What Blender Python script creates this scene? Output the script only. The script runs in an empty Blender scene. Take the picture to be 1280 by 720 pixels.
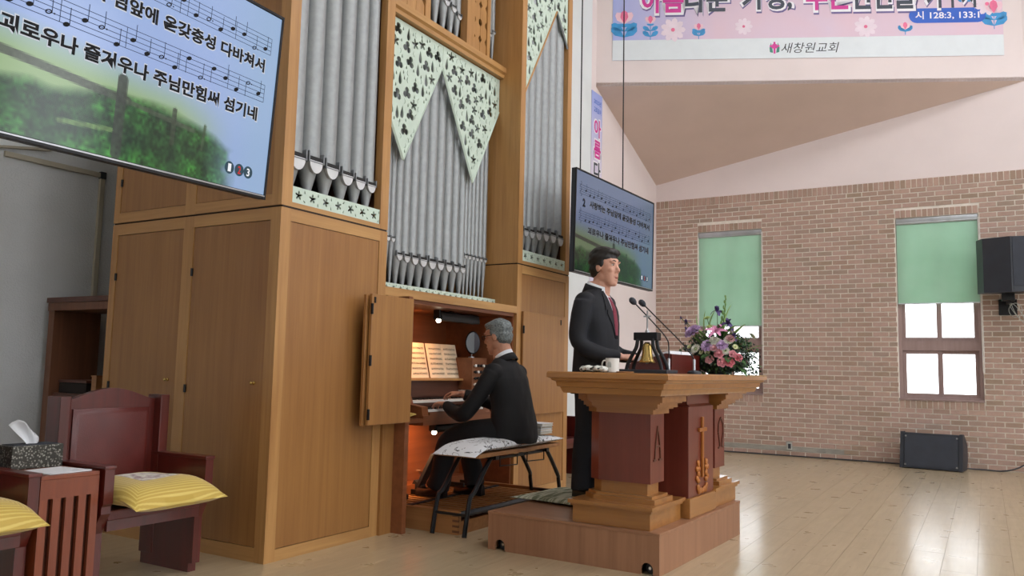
import bpy, bmesh, math, random
from mathutils import Vector, Matrix, Quaternion
from mathutils.bvhtree import BVHTree
import numpy as np
random.seed(7)
sc = bpy.context.scene
COL = sc.collection
PI = math.pi

# ------------------------------------------------------------------ camera
CAM_H = 1.15
def make_camera():
    yaw, pitch, roll = [math.radians(v) for v in (30.38196, 5.67399, 1.22384)]
    f = Vector((-math.sin(yaw)*math.cos(pitch), math.cos(yaw)*math.cos(pitch), math.sin(pitch)))
    r = Vector((math.cos(yaw), math.sin(yaw), 0)); u = r.cross(f)
    r2 = math.cos(roll)*r + math.sin(roll)*u; u2 = -math.sin(roll)*r + math.cos(roll)*u
    cd = bpy.data.cameras.new('camera'); cd.sensor_width = 36; cd.lens = 36*1009.1/1280
    cd.clip_start = 0.05
    co = bpy.data.objects.new('camera', cd); COL.objects.link(co)
    co.matrix_world = Matrix(((r2.x, u2.x, -f.x, 0), (r2.y, u2.y, -f.y, 0), (r2.z, u2.z, -f.z, CAM_H), (0, 0, 0, 1)))
    sc.camera = co
make_camera()

# ------------------------------------------------------------------ world, exposure
w = bpy.data.worlds.new('world'); sc.world = w; w.use_nodes = True
bg = w.node_tree.nodes['Background']; bg.inputs['Color'].default_value = (0.93, 0.96, 1.0, 1); bg.inputs['Strength'].default_value = 3.2
sc.view_settings.view_transform = 'Standard'; sc.view_settings.look = 'None'
sc.view_settings.gamma = 1; sc.view_settings.exposure = 0.25
sc.view_settings.use_curve_mapping = False
LAMP_PANEL = 17.0      # radiance of the ceiling lamps of the hall

# ------------------------------------------------------------------ materials
def lin(c):
    if isinstance(c, str): c = tuple(int(c[i:i+2], 16) for i in (0, 2, 4))
    out = []
    for v in c:
        v = v/255; out.append(v/12.92 if v <= .04045 else ((v+.055)/1.055)**2.4)
    return (*out, 1)
MATS = {}
def newmat(name):
    m = bpy.data.materials.new(name); m.use_nodes = True; MATS[name] = m
    nt = m.node_tree; return m, nt, nt.nodes, nt.links, nt.nodes['Principled BSDF']
def rand_vec(nt, scale=1, coord='Object'):
    """texture coordinate shifted per object so that alike pieces differ"""
    N, L = nt.nodes, nt.links
    tc = N.new('ShaderNodeTexCoord'); oi = N.new('ShaderNodeObjectInfo')
    mul = N.new('ShaderNodeMath'); mul.operation = 'MULTIPLY'; mul.inputs[1].default_value = 13.7
    L.new(oi.outputs['Random'], mul.inputs[0])
    add = N.new('ShaderNodeVectorMath'); add.operation = 'ADD'
    L.new(tc.outputs[coord], add.inputs[0]); L.new(mul.outputs[0], add.inputs[1])
    return add.outputs[0]
def ramp(nt, fac, c0, c1, p0=.3, p1=.7):
    r = nt.nodes.new('ShaderNodeValToRGB'); e = r.color_ramp.elements
    e[0].position = p0; e[0].color = c0; e[1].position = p1; e[1].color = c1
    nt.links.new(fac, r.inputs[0]); return r.outputs[0]
def bump(nt, h, strength, dist, bs):
    b = nt.nodes.new('ShaderNodeBump'); b.inputs['Strength'].default_value = strength; b.inputs['Distance'].default_value = dist
    nt.links.new(h, b.inputs['Height']); nt.links.new(b.outputs[0], bs.inputs['Normal'])
def plain(name, c, rough=.5, metal=0, var=.12, scale=8, bmp=0, coat=0, bscale=None, spec=None):
    m, nt, N, L, bs = newmat(name)
    base = lin(c); lo = tuple(v*(1-var) for v in base[:3])+(1,); hi = tuple(min(1, v*(1+var)) for v in base[:3])+(1,)
    v = rand_vec(nt); nz = N.new('ShaderNodeTexNoise'); nz.inputs['Scale'].default_value = scale; nz.inputs['Detail'].default_value = 4
    L.new(v, nz.inputs['Vector']); L.new(ramp(nt, nz.outputs[0], lo, hi), bs.inputs['Base Color'])
    bs.inputs['Roughness'].default_value = rough; bs.inputs['Metallic'].default_value = metal
    if coat: bs.inputs['Coat Weight'].default_value = coat; bs.inputs['Coat Roughness'].default_value = .15
    if spec is not None: bs.inputs['Specular IOR Level'].default_value = spec
    if bmp:
        n2 = N.new('ShaderNodeTexNoise'); n2.inputs['Scale'].default_value = bscale or scale*6; n2.inputs['Detail'].default_value = 5
        L.new(v, n2.inputs['Vector']); bump(nt, n2.outputs[0], bmp, .01, bs)
    return m
def wood(name, c0, c1, axis='z', scale=26, rough=.38, coat=0, stretch=.045, bmp=.08):
    m, nt, N, L, bs = newmat(name)
    v = rand_vec(nt); mp = N.new('ShaderNodeMapping'); L.new(v, mp.inputs['Vector'])
    s = [scale]*3; s['xyz'.index(axis)] = scale*stretch; mp.inputs['Scale'].default_value = s
    n1 = N.new('ShaderNodeTexNoise'); n1.inputs['Scale'].default_value = 1; n1.inputs['Detail'].default_value = 5; n1.inputs['Roughness'].default_value = .62
    n1.inputs['Distortion'].default_value = .35
    L.new(mp.outputs[0], n1.inputs['Vector'])
    n2 = N.new('ShaderNodeTexNoise'); n2.inputs['Scale'].default_value = 1.3; n2.inputs['Detail'].default_value = 2; L.new(v, n2.inputs['Vector'])
    mx = N.new('ShaderNodeMath'); mx.operation = 'MULTIPLY_ADD'; L.new(n2.outputs[0], mx.inputs[0]); mx.inputs[1].default_value = .45; L.new(n1.outputs[0], mx.inputs[2])
    L.new(ramp(nt, mx.outputs[0], lin(c0), lin(c1), .45, 1.0), bs.inputs['Base Color'])
    bs.inputs['Roughness'].default_value = rough
    if coat: bs.inputs['Coat Weight'].default_value = coat; bs.inputs['Coat Roughness'].default_value = .12
    bump(nt, n1.outputs[0], bmp, .004, bs)
    return m
def emit(name, c, s):
    m, nt, N, L, bs = newmat(name)
    bs.inputs['Base Color'].default_value = (0, 0, 0, 1); bs.inputs['Specular IOR Level'].default_value = .2
    bs.inputs['Emission Color'].default_value = lin(c); bs.inputs['Emission Strength'].default_value = s
    return m
def vcol(name, emis=0, rough=.5):
    m, nt, N, L, bs = newmat(name)
    a = N.new('ShaderNodeVertexColor'); a.layer_name = 'Col'
    if emis:
        L.new(a.outputs[0], bs.inputs['Emission Color']); bs.inputs['Emission Strength'].default_value = emis
        bs.inputs['Base Color'].default_value = (.01, .01, .012, 1); bs.inputs['Roughness'].default_value = .12
    else:
        L.new(a.outputs[0], bs.inputs['Base Color']); bs.inputs['Roughness'].default_value = rough
    return m

# ------------------------------------------------------------------ mesh helpers
class MB:
    def __init__(s): s.v = []; s.f = []; s.mi = []; s.cur = 0
    def add(s, vs, fs, M=None):
        o = len(s.v)
        for p in vs: s.v.append(tuple(M @ Vector(p)) if M else tuple(p))
        for f in fs: s.f.append(tuple(i+o for i in f)); s.mi.append(s.cur)
        return s
    def box(s, x0, x1, y0, y1, z0, z1, M=None, c=0):
        if c:
            bm = bmesh.new(); bmesh.ops.create_cube(bm, size=1)
            for v in bm.verts: v.co = Vector(((x0+x1)/2+v.co.x*(x1-x0), (y0+y1)/2+v.co.y*(y1-y0), (z0+z1)/2+v.co.z*(z1-z0)))
            bmesh.ops.bevel(bm, geom=bm.edges[:], offset=c, segments=2, affect='EDGES', profile=.6)
            return s.addbm(bm, M)
        v = [(x, y, z) for x in (x0, x1) for y in (y0, y1) for z in (z0, z1)]
        return s.add(v, [(0, 1, 3, 2), (4, 6, 7, 5), (0, 4, 5, 1), (2, 3, 7, 6), (0, 2, 6, 4), (1, 5, 7, 3)], M)
    def addbm(s, bm, M=None):
        bm.verts.index_update(); bm.normal_update()
        s.add([v.co[:] for v in bm.verts], [tuple(v.index for v in f.verts) for f in bm.faces], M); bm.free(); return s
    def prism(s, pts, a, b, axis='z', M=None):
        """polygon pts (2-D) extruded from a to b along axis; the 2-D axes are the two others in xyz order"""
        n = len(pts)
        def P(p, h): return {'z': (p[0], p[1], h), 'y': (p[0], h, p[1]), 'x': (h, p[0], p[1])}[axis]
        vs = [P(p, a) for p in pts]+[P(p, b) for p in pts]
        ar = sum(pts[i][0]*pts[(i+1) % n][1]-pts[(i+1) % n][0]*pts[i][1] for i in range(n))
        flip = (ar < 0) ^ (axis == 'y') ^ (b < a)
        bot, top = list(range(n))[::-1], list(range(n, 2*n))
        fs = [tuple(bot), tuple(top)]+[(i, (i+1) % n, n+(i+1) % n, n+i) for i in range(n)]
        if flip: fs = [f[::-1] for f in fs]
        return s.add(vs, fs, M)
    def lathe(s, prof, seg=20, M=None, cap=True):
        vs, fs = [], []
        for r, z in prof:
            for k in range(seg): t = 2*PI*k/seg; vs.append((r*math.cos(t), r*math.sin(t), z))
        for i in range(len(prof)-1):
            for k in range(seg):
                a, b = i*seg+k, i*seg+(k+1) % seg; fs.append((a, b, b+seg, a+seg))
        if cap:
            fs.append(tuple(range(seg))[::-1]); fs.append(tuple((len(prof)-1)*seg+k for k in range(seg)))
        return s.add(vs, fs, M)
    def loft(s, rings, M=None, cap=True):
        n = len(rings[0]); vs = [p for r in rings for p in r]; fs = []
        for i in range(len(rings)-1):
            for k in range(n):
                a, b = i*n+k, i*n+(k+1) % n; fs.append((a, b, b+n, a+n))
        if cap: fs.append(tuple(range(n))[::-1]); fs.append(tuple((len(rings)-1)*n+k for k in range(n)))
        return s.add(vs, fs, M)
    def tube(s, path, rad, seg=10, M=None, flat=1.0, up=None):
        """swept tube with radius per point; flat scales the second axis"""
        P = [Vector(p) for p in path]; n = len(P)
        if not hasattr(rad, '__len__'): rad = [rad]*n
        rings = []; ref = Vector(up) if up else None
        for i in range(n):
            t = (P[min(i+1, n-1)]-P[max(i-1, 0)])
            t = t.normalized() if t.length > 1e-9 else Vector((0, 0, 1))
            if ref is None:
                ref = Vector((0, 0, 1)) if abs(t.z) < .9 else Vector((1, 0, 0))
            a = t.cross(ref)
            if a.length < 1e-6: a = t.orthogonal()
            a.normalize(); b = a.cross(t).normalized()
            if not up: ref = b
            r = rad[i]; ra, rb = (r if not hasattr(r, '__len__') else r) if hasattr(r, '__len__') else (r, r*flat)
            rings.append([tuple(P[i]+a*ra*math.cos(2*PI*k/seg)+b*rb*math.sin(2*PI*k/seg)) for k in range(seg)])
        return s.loft(rings, M)
    def ball(s, c, r, seg=16, rings=10, M=None):
        if not hasattr(r, '__len__'): r = (r, r, r)
        rr = []
        for i in range(1, rings):
            ph = PI*i/rings
            rr.append([(c[0]+r[0]*math.sin(ph)*math.cos(2*PI*k/seg), c[1]+r[1]*math.sin(ph)*math.sin(2*PI*k/seg), c[2]-r[2]*math.cos(ph)) for k in range(seg)])
        o = len(s.v); s.loft(rr, None, False); a, b = len(s.v), len(s.v)+1
        s.v += [(c[0], c[1], c[2]-r[2]), (c[0], c[1], c[2]+r[2])]; n = rings-2
        for k in range(seg):
            s.f.append((a, o+(k+1) % seg, o+k)); s.mi.append(s.cur); s.f.append((b, o+n*seg+k, o+n*seg+(k+1) % seg)); s.mi.append(s.cur)
        if M:
            for i in range(o, len(s.v)): s.v[i] = tuple(M @ Vector(s.v[i]))
        return s
    def mesh(s, name, mats, off=(0, 0, 0), smooth=False):
        me = bpy.data.meshes.new(name)
        me.from_pydata([(x-off[0], y-off[1], z-off[2]) for x, y, z in s.v], [], s.f)
        if not isinstance(mats, (list, tuple)): mats = [mats]
        for m in mats: me.materials.append(MATS[m] if isinstance(m, str) else m)
        if len(mats) > 1: me.polygons.foreach_set('material_index', s.mi)
        if smooth: shade(me, smooth)
        me.update(); return me
    def build(s, name, mats, parent=None, smooth=False, world=True, loc=None):
        """world=True: coordinates are world coordinates; False: local to the parent"""
        off = (0, 0, 0)
        if loc is not None: off = loc
        elif parent is not None and world: off = origin_of(parent)
        me = s.mesh(name, mats, off, smooth)
        return link(name, me, parent, loc)
ORG = {}
def origin_of(o): return ORG.get(o.name, (0, 0, 0))
def link(name, me, parent=None, loc=None):
    o = bpy.data.objects.new(name, me); COL.objects.link(o)
    if parent is not None: o.parent = parent; ORG[o.name] = ORG.get(parent.name, (0, 0, 0))
    if loc is not None:
        o.location = loc; ORG[o.name] = tuple(loc)
    return o
def shade(me, smooth):
    me.polygons.foreach_set('use_smooth', [True]*len(me.polygons))
    if smooth is not True: me.set_sharp_from_angle(angle=math.radians(smooth))
def thing(name, label, cat, loc=(0, 0, 0), rz=0, group=None):
    o = bpy.data.objects.new(name, None); COL.objects.link(o); o.location = loc; o.rotation_euler = (0, 0, rz)
    o.empty_display_size = .1; ORG[o.name] = tuple(loc); return tag(o, label, cat, group)
def tag(o, label=None, cat=None, group=None, kind=None):
    if label: o['label'] = label
    if cat: o['category'] = cat
    if group: o['group'] = group
    if kind: o['kind'] = kind
    return o
def copy_tree(o, parent=None):
    c = o.copy(); COL.objects.link(c)
    if parent: c.parent = parent
    for ch in list(o.children): copy_tree(ch, c)
    return c
def struct(name, mb, mat, parent=None, smooth=False):
    o = mb.build(name, mat, parent, smooth)
    if parent is None: o['kind'] = 'structure'
    return o
def B(*a, **k): return MB().box(*a, **k)
WS = bpy.data.scenes.new('workshop')      # a small side scene, so that evaluating one mesh stays quick
def evalmesh(ob):
    vl = WS.view_layers[0]; vl.update(); dg = vl.depsgraph
    return bpy.data.meshes.new_from_object(ob.evaluated_get(dg))
def remesh(mb, voxel, smooth=4, fac=.5, disp=None):
    """one continuous skin over overlapping closed shapes"""
    me = mb.mesh('tmp', []); o = bpy.data.objects.new('tmp', me); WS.collection.objects.link(o)
    r = o.modifiers.new('r', 'REMESH'); r.mode = 'VOXEL'; r.voxel_size = voxel; r.use_smooth_shade = True
    if smooth:
        sm = o.modifiers.new('s', 'SMOOTH'); sm.iterations = smooth; sm.factor = fac
    out = evalmesh(o); bpy.data.objects.remove(o); return out
def text_geo(txt, size=1.0, bold=0.0):
    """letters as flat polygons: list of verts (x, y), faces, and the width"""
    cu = bpy.data.curves.new('t', 'FONT'); cu.body = txt; cu.size = size; cu.offset = bold; cu.resolution_u = 3
    cu.fill_mode = 'FRONT'
    o = bpy.data.objects.new('t', cu); WS.collection.objects.link(o); me = evalmesh(o)
    vs = [(v.co.x, v.co.y) for v in me.vertices]; fs = [tuple(p.vertices) for p in me.polygons]
    bpy.data.objects.remove(o); bpy.data.meshes.remove(me)
    return vs, fs
def put_text(mb, txt, x0, x1, y0, y1, fn, bold=0.0):
    """fit the letters into the rectangle and place them with fn(x, y) -> point"""
    vs, fs = text_geo(txt, 1.0, bold)
    if not vs: return
    ax, bx = min(v[0] for v in vs), max(v[0] for v in vs); ay, by = min(v[1] for v in vs), max(v[1] for v in vs)
    mb.add([fn(x0+(v[0]-ax)/(bx-ax)*(x1-x0), y0+(v[1]-ay)/(by-ay)*(y1-y0)) for v in vs], fs)
def perforated(outer, holes, thick):
    """flat panel with real holes, extruded; local 2-D coords (x, y), thickness along z"""
    cu = bpy.data.curves.new('p', 'CURVE'); cu.dimensions = '2D'; cu.fill_mode = 'BOTH'; cu.extrude = thick/2
    for poly in [outer]+holes:
        sp = cu.splines.new('POLY'); sp.points.add(len(poly)-1); sp.use_cyclic_u = True
        for i, p in enumerate(poly): sp.points[i].co = (p[0], p[1], 0, 1)
    o = bpy.data.objects.new('p', cu); WS.collection.objects.link(o); me = evalmesh(o)
    vs = [tuple(v.co) for v in me.vertices]; fs = [tuple(p.vertices) for p in me.polygons]
    bpy.data.objects.remove(o); bpy.data.meshes.remove(me); return vs, fs
def inside(p, poly):
    c = False; n = len(poly)
    for i in range(n):
        a, b = poly[i], poly[(i+1) % n]
        if (a[1] > p[1]) != (b[1] > p[1]) and p[0] < (b[0]-a[0])*(p[1]-a[1])/(b[1]-a[1])+a[0]: c = not c
    return c
def edge_dist(p, poly):
    d = 9; n = len(poly)
    for i in range(n):
        a, b = Vector(poly[i]), Vector(poly[(i+1) % n]); ab = b-a; t = max(0, min(1, (Vector(p)-a).dot(ab)/max(ab.length_squared, 1e-9)))
        d = min(d, (Vector(p)-a-ab*t).length)
    return d
def smoothpath(pts, n=6):
    """Catmull-Rom through pts"""
    P = [Vector(p) for p in pts]; out = []
    for i in range(len(P)-1):
        p0, p1, p2, p3 = P[max(i-1, 0)], P[i], P[i+1], P[min(i+2, len(P)-1)]
        for k in range(n):
            t = k/n; out.append(.5*((2*p1)+(p2-p0)*t+(2*p0-5*p1+4*p2-p3)*t*t+(3*p1-p0-3*p2+p3)*t**3))
    return out+[P[-1]]
def cam_project(p):
    c = sc.camera.matrix_world; q = c.inverted() @ Vector(p)
    if q.z > -.05: return None
    return (640+1009.1*q.x/-q.z, 360-1009.1*q.y/-q.z, -q.z)

# palette
wood('oak', '9f7141', 'c0925a', 'z')
wood('oak_panel', '8c5f35', 'a67844', 'z', scale=24)
wood('oak_rail', 'a17444', 'c2965e', 'y')
wood('oak_rail_x', '9f7141', 'c0925a', 'x')
wood('console_wood', '6e3f26', '8a5434', 'y', scale=18)
wood('console_dark', '4a2a1c', '63392a', 'y', scale=18)
wood('mahogany', '42150f', '641f17', 'z', scale=16, rough=.3, coat=.3)
wood('mahogany_x', '42150f', '641f17', 'x', scale=16, rough=.3, coat=.3)
wood('pulpit_red', '602a20', '7b3b2f', 'z', scale=14, rough=.28, coat=.35)
wood('pulpit_oak', '8c5b2e', 'ad783f', 'x', scale=18, rough=.28, coat=.4)
wood('pulpit_oak_y', '8c5b2e', 'ad783f', 'y', scale=18, rough=.28, coat=.4)
wood('platform_wood', '875d43', 'a97c5e', 'z', scale=16, rough=.4)
wood('platform_top', '875d43', 'a97c5e', 'x', scale=16, rough=.4)
wood('brown_wood', '5c3a28', '7d5138', 'z', scale=18, rough=.5)
wood('pedal_wood', '8d5e36', 'b07e4e', 'x', scale=20, rough=.45)
wood('window_wood', '8a736f', 'a38c87', 'z', scale=18, rough=.4)
plain('mint', 'c5d6c8', .5, var=.05)
plain('pipe_metal', '9b9fa0', .45, .4, var=.07, scale=24)
plain('pipe_dark', '7c8083', .45, .4, var=.1)
plain('lip_metal', 'd4d7d9', .4, .4, var=.08)
plain('black', '0c0c0e', .6)
plain('organ_dark', '20150f', .8)
plain('black_metal', '15161a', .38, .3)
plain('black_plastic', '2a2e36', .45, bmp=.1, bscale=300)
plain('grille', '343943', .7, bmp=.6, bscale=420)
plain('brass', 'c4a562', .25, .8)
plain('silver', 'b9bcc0', .3, .8)
plain('mirror_silver', '7c828a', .06, 1.0, var=.02)
plain('chrome', 'd6d8da', .12, 1.0)
plain('white', 'e8e6e0', .5, var=.05)
plain('paper', 'e9ebef', .7, var=.04)
plain('sheet', 'e6d3b4', .7, var=.05)
plain('ink', '4a3c30', .8)
plain('plaster', 'd3d6d8', .85, var=.04, scale=3, bmp=.5, bscale=90)
plain('white_wall', 'dfe4e5', .8, var=.03, scale=3, bmp=.15, bscale=60)
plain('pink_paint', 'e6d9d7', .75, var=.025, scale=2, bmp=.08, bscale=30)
plain('soffit_beige', 'd3bdb1', .8, var=.03, scale=2, bmp=.06, bscale=30)  # soffit only: a darker, browner tone than pink_paint
plain('mortar', 'e2dace', .9, var=.1, scale=14, bmp=.4, bscale=60)
plain('patch', '9a968c', .9, var=.15, scale=10, bmp=.4, bscale=50)
plain('ceiling_paint', 'e6e2dc', .8, var=.03)
plain('trunking', 'b4ad9c', .6, var=.05)

plain('leather', '5c221e', .38, var=.12, scale=10, bmp=.12, bscale=160, coat=.15)
plain('suit', '15171e', .8, var=.2, scale=14, bmp=.15, bscale=500)
plain('suit2', '0e0f13', .8, var=.2, scale=14, bmp=.15, bscale=500)
plain('shirt', 'e6e8ee', .7, var=.03)
plain('skin', 'd09c86', .5, var=.07, scale=30)
plain('skin2', 'c28c72', .5, var=.07, scale=30)
plain('lips', '9c5148', .5)
plain('hair_black', '17120f', .5, var=.4, scale=60)
plain('shoe', '0d0d0f', .3, coat=.3)
plain('lamp_white', 'f2efe6', .4)
# ================================================================== THE SETTING
XW, XC, YB, ZC = -6.35, -4.41, 11.97, 7.6     # chancel wall, chancel wall right of the organ, brick wall, ceiling
YN, XE = -4.0, 7.0
# ---- floor of planks
def make_floor():
    m, nt, N, L, bs = newmat('floor_wood')
    oi = N.new('ShaderNodeObjectInfo'); ge = N.new('ShaderNodeNewGeometry')
    ad = N.new('ShaderNodeMath'); ad.operation = 'ADD'; L.new(oi.outputs['Random'], ad.inputs[0]); L.new(ge.outputs['Random Per Island'], ad.inputs[1])
    fr = N.new('ShaderNodeMath'); fr.operation = 'FRACT'; L.new(ad.outputs[0], fr.inputs[0])
    sh = N.new('ShaderNodeVectorMath'); sh.operation = 'ADD'
    mu = N.new('ShaderNodeMath'); mu.operation = 'MULTIPLY'; mu.inputs[1].default_value = 31; L.new(fr.outputs[0], mu.inputs[0])
    L.new(ge.outputs['Position'], sh.inputs[0]); L.new(mu.outputs[0], sh.inputs[1])
    mp = N.new('ShaderNodeMapping'); mp.inputs['Scale'].default_value = (26, 1.8, 26); L.new(sh.outputs[0], mp.inputs['Vector'])
    n1 = N.new('ShaderNodeTexNoise'); n1.inputs['Scale'].default_value = 1; n1.inputs['Detail'].default_value = 6; n1.inputs['Roughness'].default_value = .65; n1.inputs['Distortion'].default_value = .4
    L.new(mp.outputs[0], n1.inputs['Vector'])
    c = ramp(nt, n1.outputs[0], lin('a39070'), lin('c0ae8e'), .12, .68)
    mx = N.new('ShaderNodeMix'); mx.data_type = 'RGBA'; mx.blend_type = 'MULTIPLY'; mx.inputs[0].default_value = .25
    L.new(c, mx.inputs[6]); L.new(ramp(nt, fr.outputs[0], (.88, .87, .86, 1), (1, 1, 1, 1), 0, 1), mx.inputs[7])
    L.new(mx.outputs[2], bs.inputs['Base Color'])
    n2 = N.new('ShaderNodeTexNoise'); n2.inputs['Scale'].default_value = 5; n2.inputs['Detail'].default_value = 4; L.new(ge.outputs['Position'], n2.inputs['Vector'])
    r = N.new('ShaderNodeMapRange'); r.inputs['To Min'].default_value = .22; r.inputs['To Max'].default_value = .38; L.new(n2.outputs[0], r.inputs['Value']); L.new(r.outputs[0], bs.inputs['Roughness'])
    bs.inputs['Specular IOR Level'].default_value = .6; bs.inputs['Coat Weight'].default_value = .5; bs.inputs['Coat Roughness'].default_value = .16
    n3 = N.new('ShaderNodeTexNoise'); n3.inputs['Scale'].default_value = 70; n3.inputs['Detail'].default_value = 3; L.new(ge.outputs['Position'], n3.inputs['Vector'])
    bump(nt, n3.outputs[0], .09, .003, bs)
    plain('floor_joint', '8a7860', .6)
    fl = struct('floor', B(XW-.1, XE, YN, YB+.1, -.12, -.0035), 'floor_joint')
    W, LEN, G = .19, 1.2, .0008
    pieces = []
    nx = int((XE-XW)/W)+1
    for i in range(nx):
        x0 = XW+i*W; off = (i*0.437) % 1*LEN
        y = YN-off
        while y < YB:
            a, b = max(y, YN), min(y+LEN, YB)
            if b-a > .05:
                q = [cam_project((px, py, 0)) for px in (x0, x0+W) for py in (a, b)]
                area = 0
                cen = cam_project((x0+W/2, (a+b)/2, 0))
                if cen and -60 < cen[0] < 1340 and -20 < cen[1] < 780: area = W*LEN/cen[2]**3
                pieces.append((area, x0, a, b))
            y += LEN
    pieces.sort(reverse=True)
    shared = {}
    rest = MB()
    for k, (ar, x0, a, b) in enumerate(pieces):
        if k < 300 and ar > 0:
            key = round(b-a, 3)
            if key not in shared: shared[key] = B(G, W-G, G, b-a-G, -.0035, 0, c=0).mesh('plank', 'floor_wood')
            o = link('plank', shared[key], fl); o.location = (x0, a, 0)
        else: rest.box(x0+G, x0+W-G, a+G, b-G, -.0035, 0)
    r = rest.build('planks_further_off', 'floor_wood', fl); r['kind'] = 'stuff'
make_floor()

# ---- brick wall with two windows
WIN = [(-3.74, -2.78, .845, 3.275), (-1.0, -.02, .845, 3.285)]
def make_brick():
    m, nt, N, L, bs = newmat('brick')
    oi = N.new('ShaderNodeObjectInfo'); ge = N.new('ShaderNodeNewGeometry')
    ad = N.new('ShaderNodeMath'); ad.operation = 'ADD'; L.new(oi.outputs['Random'], ad.inputs[0]); L.new(ge.outputs['Random Per Island'], ad.inputs[1])
    fr = N.new('ShaderNodeMath'); fr.operation = 'FRACT'; L.new(ad.outputs[0], fr.inputs[0])
    r = N.new('ShaderNodeValToRGB'); L.new(fr.outputs[0], r.inputs[0]); e = r.color_ramp.elements
    e[0].position = 0; e[0].color = lin('a08a76'); e[1].position = 1; e[1].color = lin('b7998a')
    for p, c in ((.1, 'a88c7b'), (.3, 'b09384'), (.55, 'bb9d8d'), (.75, 'b6988b'), (.88, 'a18c7c')):
        x = e.new(p); x.color = lin(c)
    nz = N.new('ShaderNodeTexNoise'); nz.inputs['Scale'].default_value = 40; nz.inputs['Detail'].default_value = 4; L.new(ge.outputs['Position'], nz.inputs['Vector'])
    mx = N.new('ShaderNodeMix'); mx.data_type = 'RGBA'; mx.blend_type = 'MULTIPLY'; mx.inputs[0].default_value = .5
    L.new(r.outputs[0], mx.inputs[6]); L.new(ramp(nt, nz.outputs[0], (.75, .74, .73, 1), (1, 1, 1, 1)), mx.inputs[7]); L.new(mx.outputs[2], bs.inputs['Base Color'])
    bs.inputs['Roughness'].default_value = .85; bump(nt, nz.outputs[0], .4, .006, bs)
    H, ZT, X0, X1 = .067, 3.81, XC, XE
    T = .25
    mb = MB()      # mortar core with the window openings left free
    xs = X0-.15
    for (a, b, z0, z1) in WIN:
        mb.box(xs, a, YB, YB+T, 0, ZT); mb.box(a, b, YB, YB+T, 0, z0); mb.box(a, b, YB, YB+T, z1, ZT); xs = b
    mb.box(xs, X1, YB, YB+T, 0, ZT)
    wall = struct('wall_far', mb, 'mortar')
    bricks = []   # x0,x1,z0,z1
    def clear(x0, x1, z0, z1):
        for (a, b, c, d) in WIN:
            if x1 > a+.002 and x0 < b-.002 and z1 > c-.108 and z0 < d+.108:
                return (a, b)
        if -2.48 < (x0+x1)/2 < -2.36 and .06 < (z0+z1)/2 < .2: return 'patch'
        if -3.45 < (x0+x1)/2 < -1.62 and .06 < (z0+z1)/2 < .16: return 'patch'
        return None
    row = 0; z = .004
    while z+H < ZT-.1:
        x = X0-.1*(row % 2)
        while x < X1:
            s0, s1 = max(x, X0)+.007, min(x+.2, X1)-.007
            if s1-s0 > .03:
                c = clear(s0, s1, z+.007, z+H-.007)
                if c is None: bricks.append((s0, s1, z+.007, z+H-.007))
                elif c != 'patch':
                    if c[0]-s0 > .03: bricks.append((s0, min(s1, c[0]-.006), z+.007, z+H-.007))
                    if s1-c[1] > .03: bricks.append((max(s0, c[1]+.006), s1, z+.007, z+H-.007))
            x += .2
        z += H; row += 1
    zt0 = z
    x = X0
    while x < X1: bricks.append((x+.005, x+.062, zt0+.005, ZT-.003)); x += .067
    for (a, b, c, d) in WIN:
        n = round((b-a)/.067); p = (b-a)/n
        for i in range(n):
            bricks.append((a+i*p+.005, a+(i+1)*p-.005, d+.006, d+.105)); bricks.append((a+i*p+.005, a+(i+1)*p-.005, c-.105, c-.006))
    scored = []
    for bk in bricks:
        q = cam_project(((bk[0]+bk[1])/2, YB, (bk[2]+bk[3])/2))
        vis = q and 0 < q[0] < 1280 and 0 < q[1] < 720
        if vis and q[0] < 960 and q[1] > 465: vis = False
        if vis and 1130 < q[0] < 1210 and q[1] > 538: vis = False
        if vis and q[0] > 1226 and 295 < q[1] < 368: vis = False
        scored.append(((bk[1]-bk[0])*(bk[3]-bk[2])/q[2]**2 if vis else 0, bk))
    scored.sort(key=lambda t: -t[0])
    shared = {}; rest = MB()
    for k, (sv, (a, b, c, d)) in enumerate(scored):
        dp = random.uniform(.004, .009)
        if k < 300 and sv > 0:
            key = (round(b-a, 3), round(d-c, 3))
            if key not in shared: shared[key] = B(0, b-a, -.0075, .01, 0, d-c).mesh('brick', 'brick')
            o = link('brick', shared[key], wall); o.location = (a, YB+random.uniform(-.0015, .0015), c)
        else: rest.box(a, b, YB-dp, YB+.01, c, d)
    r = rest.build('bricks_smaller_in_view', 'brick', wall); r['kind'] = 'stuff'
    pt = MB().box(-3.45, -1.62, YB-.006, YB+.01, .07, .135); pt.box(-2.47, -2.37, YB-.007, YB+.01, .07, .205)
    pt.build('cement_patch', 'patch', wall)
    return wall
make_brick()
# upper part of the far wall, painted
struct('wall_far_upper', MB().box(XC-.15, XE, YB, YB+.25, 3.81, ZC), 'pink_paint')
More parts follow.
